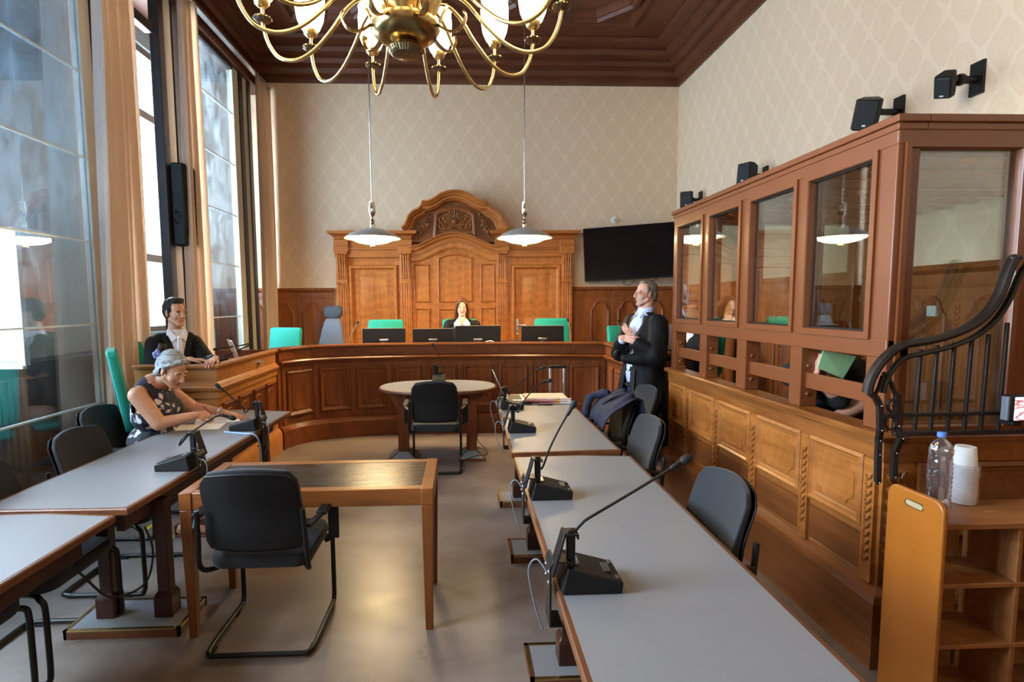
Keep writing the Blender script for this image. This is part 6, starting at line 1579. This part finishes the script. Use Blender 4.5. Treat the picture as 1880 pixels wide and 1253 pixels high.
def thin_mic(label, pts, y):
    p = crv([at(a, b, y=y) for a, b in pts], 5)
    r = thing('gooseneck_microphone', label, 'microphone', (p[0].x, p[0].y, 1.075), 0, 'thin gooseneck microphones on the bench')
    MB().lathe([(.05,0),(.05,.012),(.03,.02),(.008,.03)], n=20).build('base', BLK_PLAS, r, smooth=40)
    MB().tube([V(p[0].x, p[0].y, 1.09)] + p, .006, 8).build('stem', plain('satin_steel', (.5,.48,.46,1), .3, .9), r, smooth=True, world=True)
    d = (p[-1]-p[-2]).normalized(); MB().tube([p[-1]-d*.01, p[-1], p[-1]+d*.03, p[-1]+d*.034], [.008,.012,.012,.004], 10).build('windshield', RUBBER, r, smooth=True, world=True)
thin_mic('thin microphone on the bench left of the monitors', ((642,629),(643,620),(648,608),(656,594)), 7.0)
thin_mic('thin upright microphone on the bench right of the monitors', ((1048,627),(1047,612),(1045,600),(1043,590)), 6.95)
thin_mic('thin microphone on the bench beyond the crossed arms of the standing man', ((1154,612),(1152,606),(1146,598),(1138,591)), 6.5)
tag(MB().tube(crv([at(1066,625,y=7.0), at(1078,620,y=7.0), at(1090,622,y=7.0), at(1102,627,y=7.0)]), .004, 6).build('cable', RUBBER, smooth=True), 'thin black cable arching on the bench right of the monitors', 'cable')
# side desk: laptop and lying microphone
r = thing('laptop', 'silver laptop standing open on the side desk, seen from behind its lid', 'laptop', (-2.16, 5.62, 1.06), 2.1)
MB().box(-.16, .16, -.11, .11, 0, .016).build('keyboard_base', ALU, r, bevel=.003)
M = Matrix.Translation((0,.11,.016)) @ Matrix.Rotation(RAD(-18), 4, 'X')
MB().box(-.16, .16, -.004, .004, 0, .225, M).build('lid', ALU, r, bevel=.003); MB().box(-.15, .15, -.006, -.0035, .01, .215, M).build('screen', TVSCR, r)
r = thing('gooseneck_microphone', 'black microphone with its neck bent flat over the side desk, by the silver laptop', 'microphone', (-2.45, 5.6, 1.06), 0)
MB().box(-.06, .06, -.08, .08, 0, .04).build('base', BLK_PLAS, r, bevel=.006)
p = crv([V(-2.45,5.6,1.1), at(462,632,y=5.62), at(440,635,y=5.5), at(400,641,y=5.3)], 5); MB().tube(p, .007, 8).build('stem', BLACK_MET, r, smooth=True, world=True)
d = (p[-1]-p[-2]).normalized(); MB().tube([p[-1], p[-1]+d*.04, p[-1]+d*.05], [.014,.014,.004], 10).build('windshield', RUBBER, r, smooth=True, world=True)
# right wing: grey screen seen between the standing man and the booth
r = thing('display_screen', 'light grey screen back standing on the bench end beside the glass booth', 'monitor', (2.17, 5.72, 1.075), .3)
MB().box(-.19, .19, -.008, .008, .06, .325).build('lid', plain('pale_grey_lid', srgb(196,188,184), .45), r, bevel=.004); MB().box(-.12, .12, -.08, .1, 0, .014).box(-.03, .03, -.012, .012, .01, .1).build('stand', BLK_PLAS, r, bevel=.003)
# ================================================================ things on the court tables
# laptop on its sleeve
tag(MB().zprism(rrect(.35, .63, 4.76, 5.02, .03), .741, .762).build('laptop_sleeve', plain('sleeve_black', srgb(28,28,34), .75), bevel=.006), 'black padded sleeve under the open laptop on the right row', 'sleeve')
r = thing('laptop', 'open laptop on a black sleeve beside the red folders', 'laptop', (.52, 4.93, .762), 0)
MB().box(-.125, .14, -.16, .16, 0, .016).build('keyboard_base', ALU, r, bevel=.003); MB().box(-.105, .02, -.13, .13, .016, .018).build('keys', BLK_PLAS, r)
M = Matrix.Translation((-.125,0,.014)) @ Matrix.Rotation(RAD(-24), 4, 'Y')
MB().box(-.004, .004, -.16, .16, 0, .265, M).build('lid', ALU, r, bevel=.003); MB().box(.003, .0055, -.15, .15, .012, .255, M).build('screen', plain('grey_screen', srgb(70,66,66), .2), r)
for i in range(4):
    dx, a = (.0,.012,-.008,.006)[i], (.02,-.03,.03,-.01)[i]
    r = thing('folder', ['red folder at the bottom of the stack on the right row', 'red folder second from the bottom of the stack on the right row', 'red folder just under the pale folder on the right row', 'pale manila folder on top of the red folders'][i], 'folder', (.77+dx, 4.90+dx, .742+i*.0125), a, 'case folders stacked on the right row')
    MB().box(-.20, .17, -.13, .15, 0, .0022).box(-.20, .17, -.13, .15, .0095, .0118).box(-.20, -.197, -.13, .15, 0, .0118).build('cover', RED if i < 3 else plain('manila', srgb(226,206,178), .7), r)
    MB().box(-.19, .165, -.125, .145, .0022, .0095).build('papers', PAPER, r)
    MB().box(.10, .205, -.132, -.127, .001, .011).build('label_strip', CREAM, r); MB().box(.075, .10, -.1325, -.127, .002, .010).build('tab', YELLOW, r)
tag(MB().box(.66, .80, 4.70, 4.75, .7415, .752).build('phone', BLK_PLAS, bevel=.003), 'dark phone lying in front of the red folders', 'phone')
r = thing('trolley_case', 'wheeled case with a tall telescopic handle standing behind the right row', 'trolley case', (.95, 5.47, 0))
MB().box(-.2, .2, -.11, .11, .05, .55).build('case', plain('case_black', srgb(28,28,30), .6), r, bevel=.03, seg=3)
for s in (-1, 1): MB().box(s*.07-.011, s*.07+.011, -.125, -.105, .5, 1.0).build('handle_pole', ALU, r, bevel=.003); MB().cyl((s*.16,-.11,.035),(s*.19,-.11,.035),.035).build('wheel', RUBBER, r, smooth=True)
MB().box(-.092, .092, -.13, -.10, .99, 1.018).build('grip', BLK_PLAS, r, bevel=.008)
# papers of the writing woman
c = [at(320,791,z=.743), at(402,788,z=.743), at(415,777,z=.743), at(332,780,z=.743)]
tag(MB().hexa([V(p.x,p.y,.7415) for p in c], [V(p.x,p.y,.743) for p in c]).build('paper_sheet', PAPER), 'loose white sheet on the left table in front of the notepad', 'paper')
c = [at(357,777,z=.752), at(441,773,z=.752), at(438,765,z=.752), at(362,768,z=.752)]
tag(MB().hexa([V(p.x,p.y,.7415) for p in c], [V(p.x,p.y,.752) for p in c]).build('notepad', PAPER), 'white notepad under the hands of the writing woman', 'notepad')
# ================================================================ shelf unit, bottle, cups
sh = thing('shelf_unit', 'open wooden shelf unit with an orange end board carrying the bottle and cups', 'shelf', (1.70, 1.95, 0))
X0, Y0_, Y1_, HT = 1.695, 1.82, 2.05, .838
def sb(name, boxes, mat, bev=.003, parent=sh):
    m = MB()
    for b in boxes: m.box(*b)
    return m.build(name, mat, parent, bevel=bev, world=True)
poly = [(y, z) for y, z in rrect(Y0_-.02, Y1_-.06, 0, .945, .04)]
poly = [(1.80, 0), (2.055, 0)] + arc(2.055-.045, .922-.045, .045, 0, 90, 6) + arc(1.80+.045, .922-.045, .045, 90, 180, 6)
eb = MB(); n_ = len(poly)
eb.add([(X0+.004, y, z) for y, z in poly] + [(X0+.024, y, z) for y, z in poly], [tuple(range(n_-1,-1,-1)), tuple(range(n_, 2*n_))] + [(j, (j+1)%n_, (j+1)%n_+n_, j+n_) for j in range(n_)])
eb = eb.build('end_board', W_ORANGE, sh, bevel=.006, seg=3, world=True)
g = MB().panel([(Y1_-.17, .885), (Y1_-.17, .885)], [(0,0)], Matrix.Identity(4)) if False else MB()
sl = arc(1.955, .872, .012, -90, 90, 6) + arc(1.897, .872, .012, 90, 270, 6)
g.add([(X0+.0035, y, z) for y, z in sl], [tuple(range(len(sl)))]); g.build('grip_slot', plain('slot_lining', srgb(206,190,150), .3, .4), eb, world=True)
g = MB(); g.tube([(X0+.004, y, z) for y, z in sl], .0025, 6, closed=True); g.build('slot_rim', BRASS, eb, smooth=True, world=True)
sb('top_board', [(X0+.02, 2.75, Y0_, Y1_, HT-.022, HT)], W_SHELF)
sb('shelf', [(X0+.02, 2.75, Y0_+.01, Y1_, .590, .608)], W_SHELF); sb('shelf', [(X0+.02, 2.75, Y0_+.01, Y1_, .356, .374)], W_SHELF); sb('shelf', [(X0+.02, 2.75, Y0_+.01, Y1_, .122, .140)], W_SHELF); sb('shelf', [(X0+.02, 2.75, Y0_+.01, Y1_, .02, .04)], W_SHELF)
for x in (2.02, 2.34, 2.73): sb('divider', [(x, x+.018, Y0_+.012, Y1_, .02, HT-.02)], W_SHELF)
sb('back_strip', [(X0+.14, X0+.30, Y1_-.012, Y1_-.002, .02, HT-.02), (2.1, 2.75, Y1_-.012, Y1_-.002, .02, HT-.02)], W_SHELF)
bo = thing('water_bottle', 'crumpled clear plastic water bottle with a blue cap on the shelf unit', 'bottle', at(1721, 927, z=HT))
pr = [(.030,.0),(.040,.006),(.042,.02)]
z = .03
while z < .19: pr += [(.0425 if int(z*1000) % 2 else .0425, z), (.0395, z+.008)]; z += .018
pr += [(.041,.19),(.038,.20),(.041,.212),(.040,.225),(.033,.243),(.021,.258),(.0135,.264),(.0135,.278)]
m = MB().lathe(pr, n=28)
m.v = [(x*(1+.05*sin(z*60+y*40)), y*(1+.05*cos(z*50+x*40)), z) for x, y, z in m.v]
m.build('bottle_body', BOTTLE, bo, smooth=50)
MB().lathe([(.015,.272),(.0155,.275),(.0155,.288),(.013,.2905),(.001,.291)], n=28, ribs=1, ribamp=.015).build('cap', BLUE_CAP, bo, smooth=25)
for i in range(16):
    lb = 'topmost white paper cup of the upturned stack beside the water bottle' if i == 15 else 'white paper cup nested inside the wrapped upturned stack beside the water bottle'
    cq_ = at(1766, 922, z=HT)
    cup = MB().lathe([(.0425,.0),(.0435,.002),(.0425,.0045),(.041,.0045),(.0335,.083),(.0325,.0845),(.001,.0845) if i == 15 else (.0315,.0845),(.031,.083),(.0395,.004),(.0405,.0)], n=28, cap=False)
    o = cup.build('paper_cup', PAPER, smooth=40); o.location = (cq_.x, cq_.y, HT+.001+i*.0094)
    tag(o, lb, 'cup', 'upturned paper cups stacked on the shelf unit')
rnd = random.Random(2)
m = MB(); R = []
for k in range(9):
    z = .001+k*.0195; R.append([V((.049+rnd.uniform(-.002,.004))*cos(2*pi*i/18), (.049+rnd.uniform(-.002,.004))*sin(2*pi*i/18), z) for i in range(18)])
m.rings(R, cap=False); m.add([(.045,.0,.12),(.062,-.005,.15),(.066,.0,.115),(.056,.006,.10),(.045,.02,.10)], [(0,1,2,3),(0,3,4)])
o = m.build('plastic_sleeve', WRAP, smooth=30); o.location = (cq_.x, cq_.y, HT+.001); tag(o, 'crinkled clear plastic sleeve round the stack of paper cups', 'plastic wrap')
# yellow tape on the floor under the left table
for (a, b, lb) in (((250,989), (340,984), 'yellow tape strip on the floor under the feet of the woman in the floral dress'), ((268,973), (283,962), 'short yellow tape strip angled on the floor behind the chair foot')):
    p, q = at(*a, z=.002), at(*b, z=.002); tag(MB().bar((p.x,p.y,.002), (q.x,q.y,.002), .035, .002).build('floor_tape', YELLOW), lb, 'tape')
# ================================================================ daylight, camera, exposure
wd = bpy.data.worlds.new('overcast_sky'); SC.world = wd; wd.use_nodes = True
nt = wd.node_tree; bg = nt.nodes['Background']
bg.inputs['Color'].default_value = (.78, .89, 1.0, 1); bg.inputs['Strength'].default_value = SKY
for i, (a, b, z0, z1) in enumerate(OW):
    L = bpy.data.lights.new('window_portal', 'AREA'); L.shape = 'RECTANGLE'; L.size = z1-z0; L.size_y = b-a
    L.cycles.is_portal = True
    o = bpy.data.objects.new('window_portal', L); COL.objects.link(o); o.location = (XL-.2, (a+b)/2, (z0+z1)/2); o.rotation_euler = (0, RAD(-90), 0)
cam = bpy.data.cameras.new('camera'); co = bpy.data.objects.new('camera', cam); COL.objects.link(co)
cam.sensor_fit = 'HORIZONTAL'; cam.sensor_width = 36; cam.lens = CAM_F*36/1880
cam.shift_x = -(CAM_CX-940)/1880; cam.shift_y = (CAM_CY-626.5)/1880
co.location = CAM_P
Mc = Matrix((( _R.x, _U.x, -_F.x), (_R.y, _U.y, -_F.y), (_R.z, _U.z, -_F.z)))
co.rotation_euler = Mc.to_euler()
SC.camera = co
vs = SC.view_settings; vs.view_transform = 'Standard'; vs.look = 'None'; vs.gamma = 1; vs.use_curve_mapping = False; vs.exposure = EXPO
SC.cycles.max_bounces = 10; SC.cycles.diffuse_bounces = 5; SC.cycles.glossy_bounces = 4; SC.cycles.transmission_bounces = 6; SC.cycles.transparent_max_bounces = 16
SC.cycles.caustics_reflective = False; SC.cycles.caustics_refractive = False; SC.cycles.sample_clamp_indirect = 6
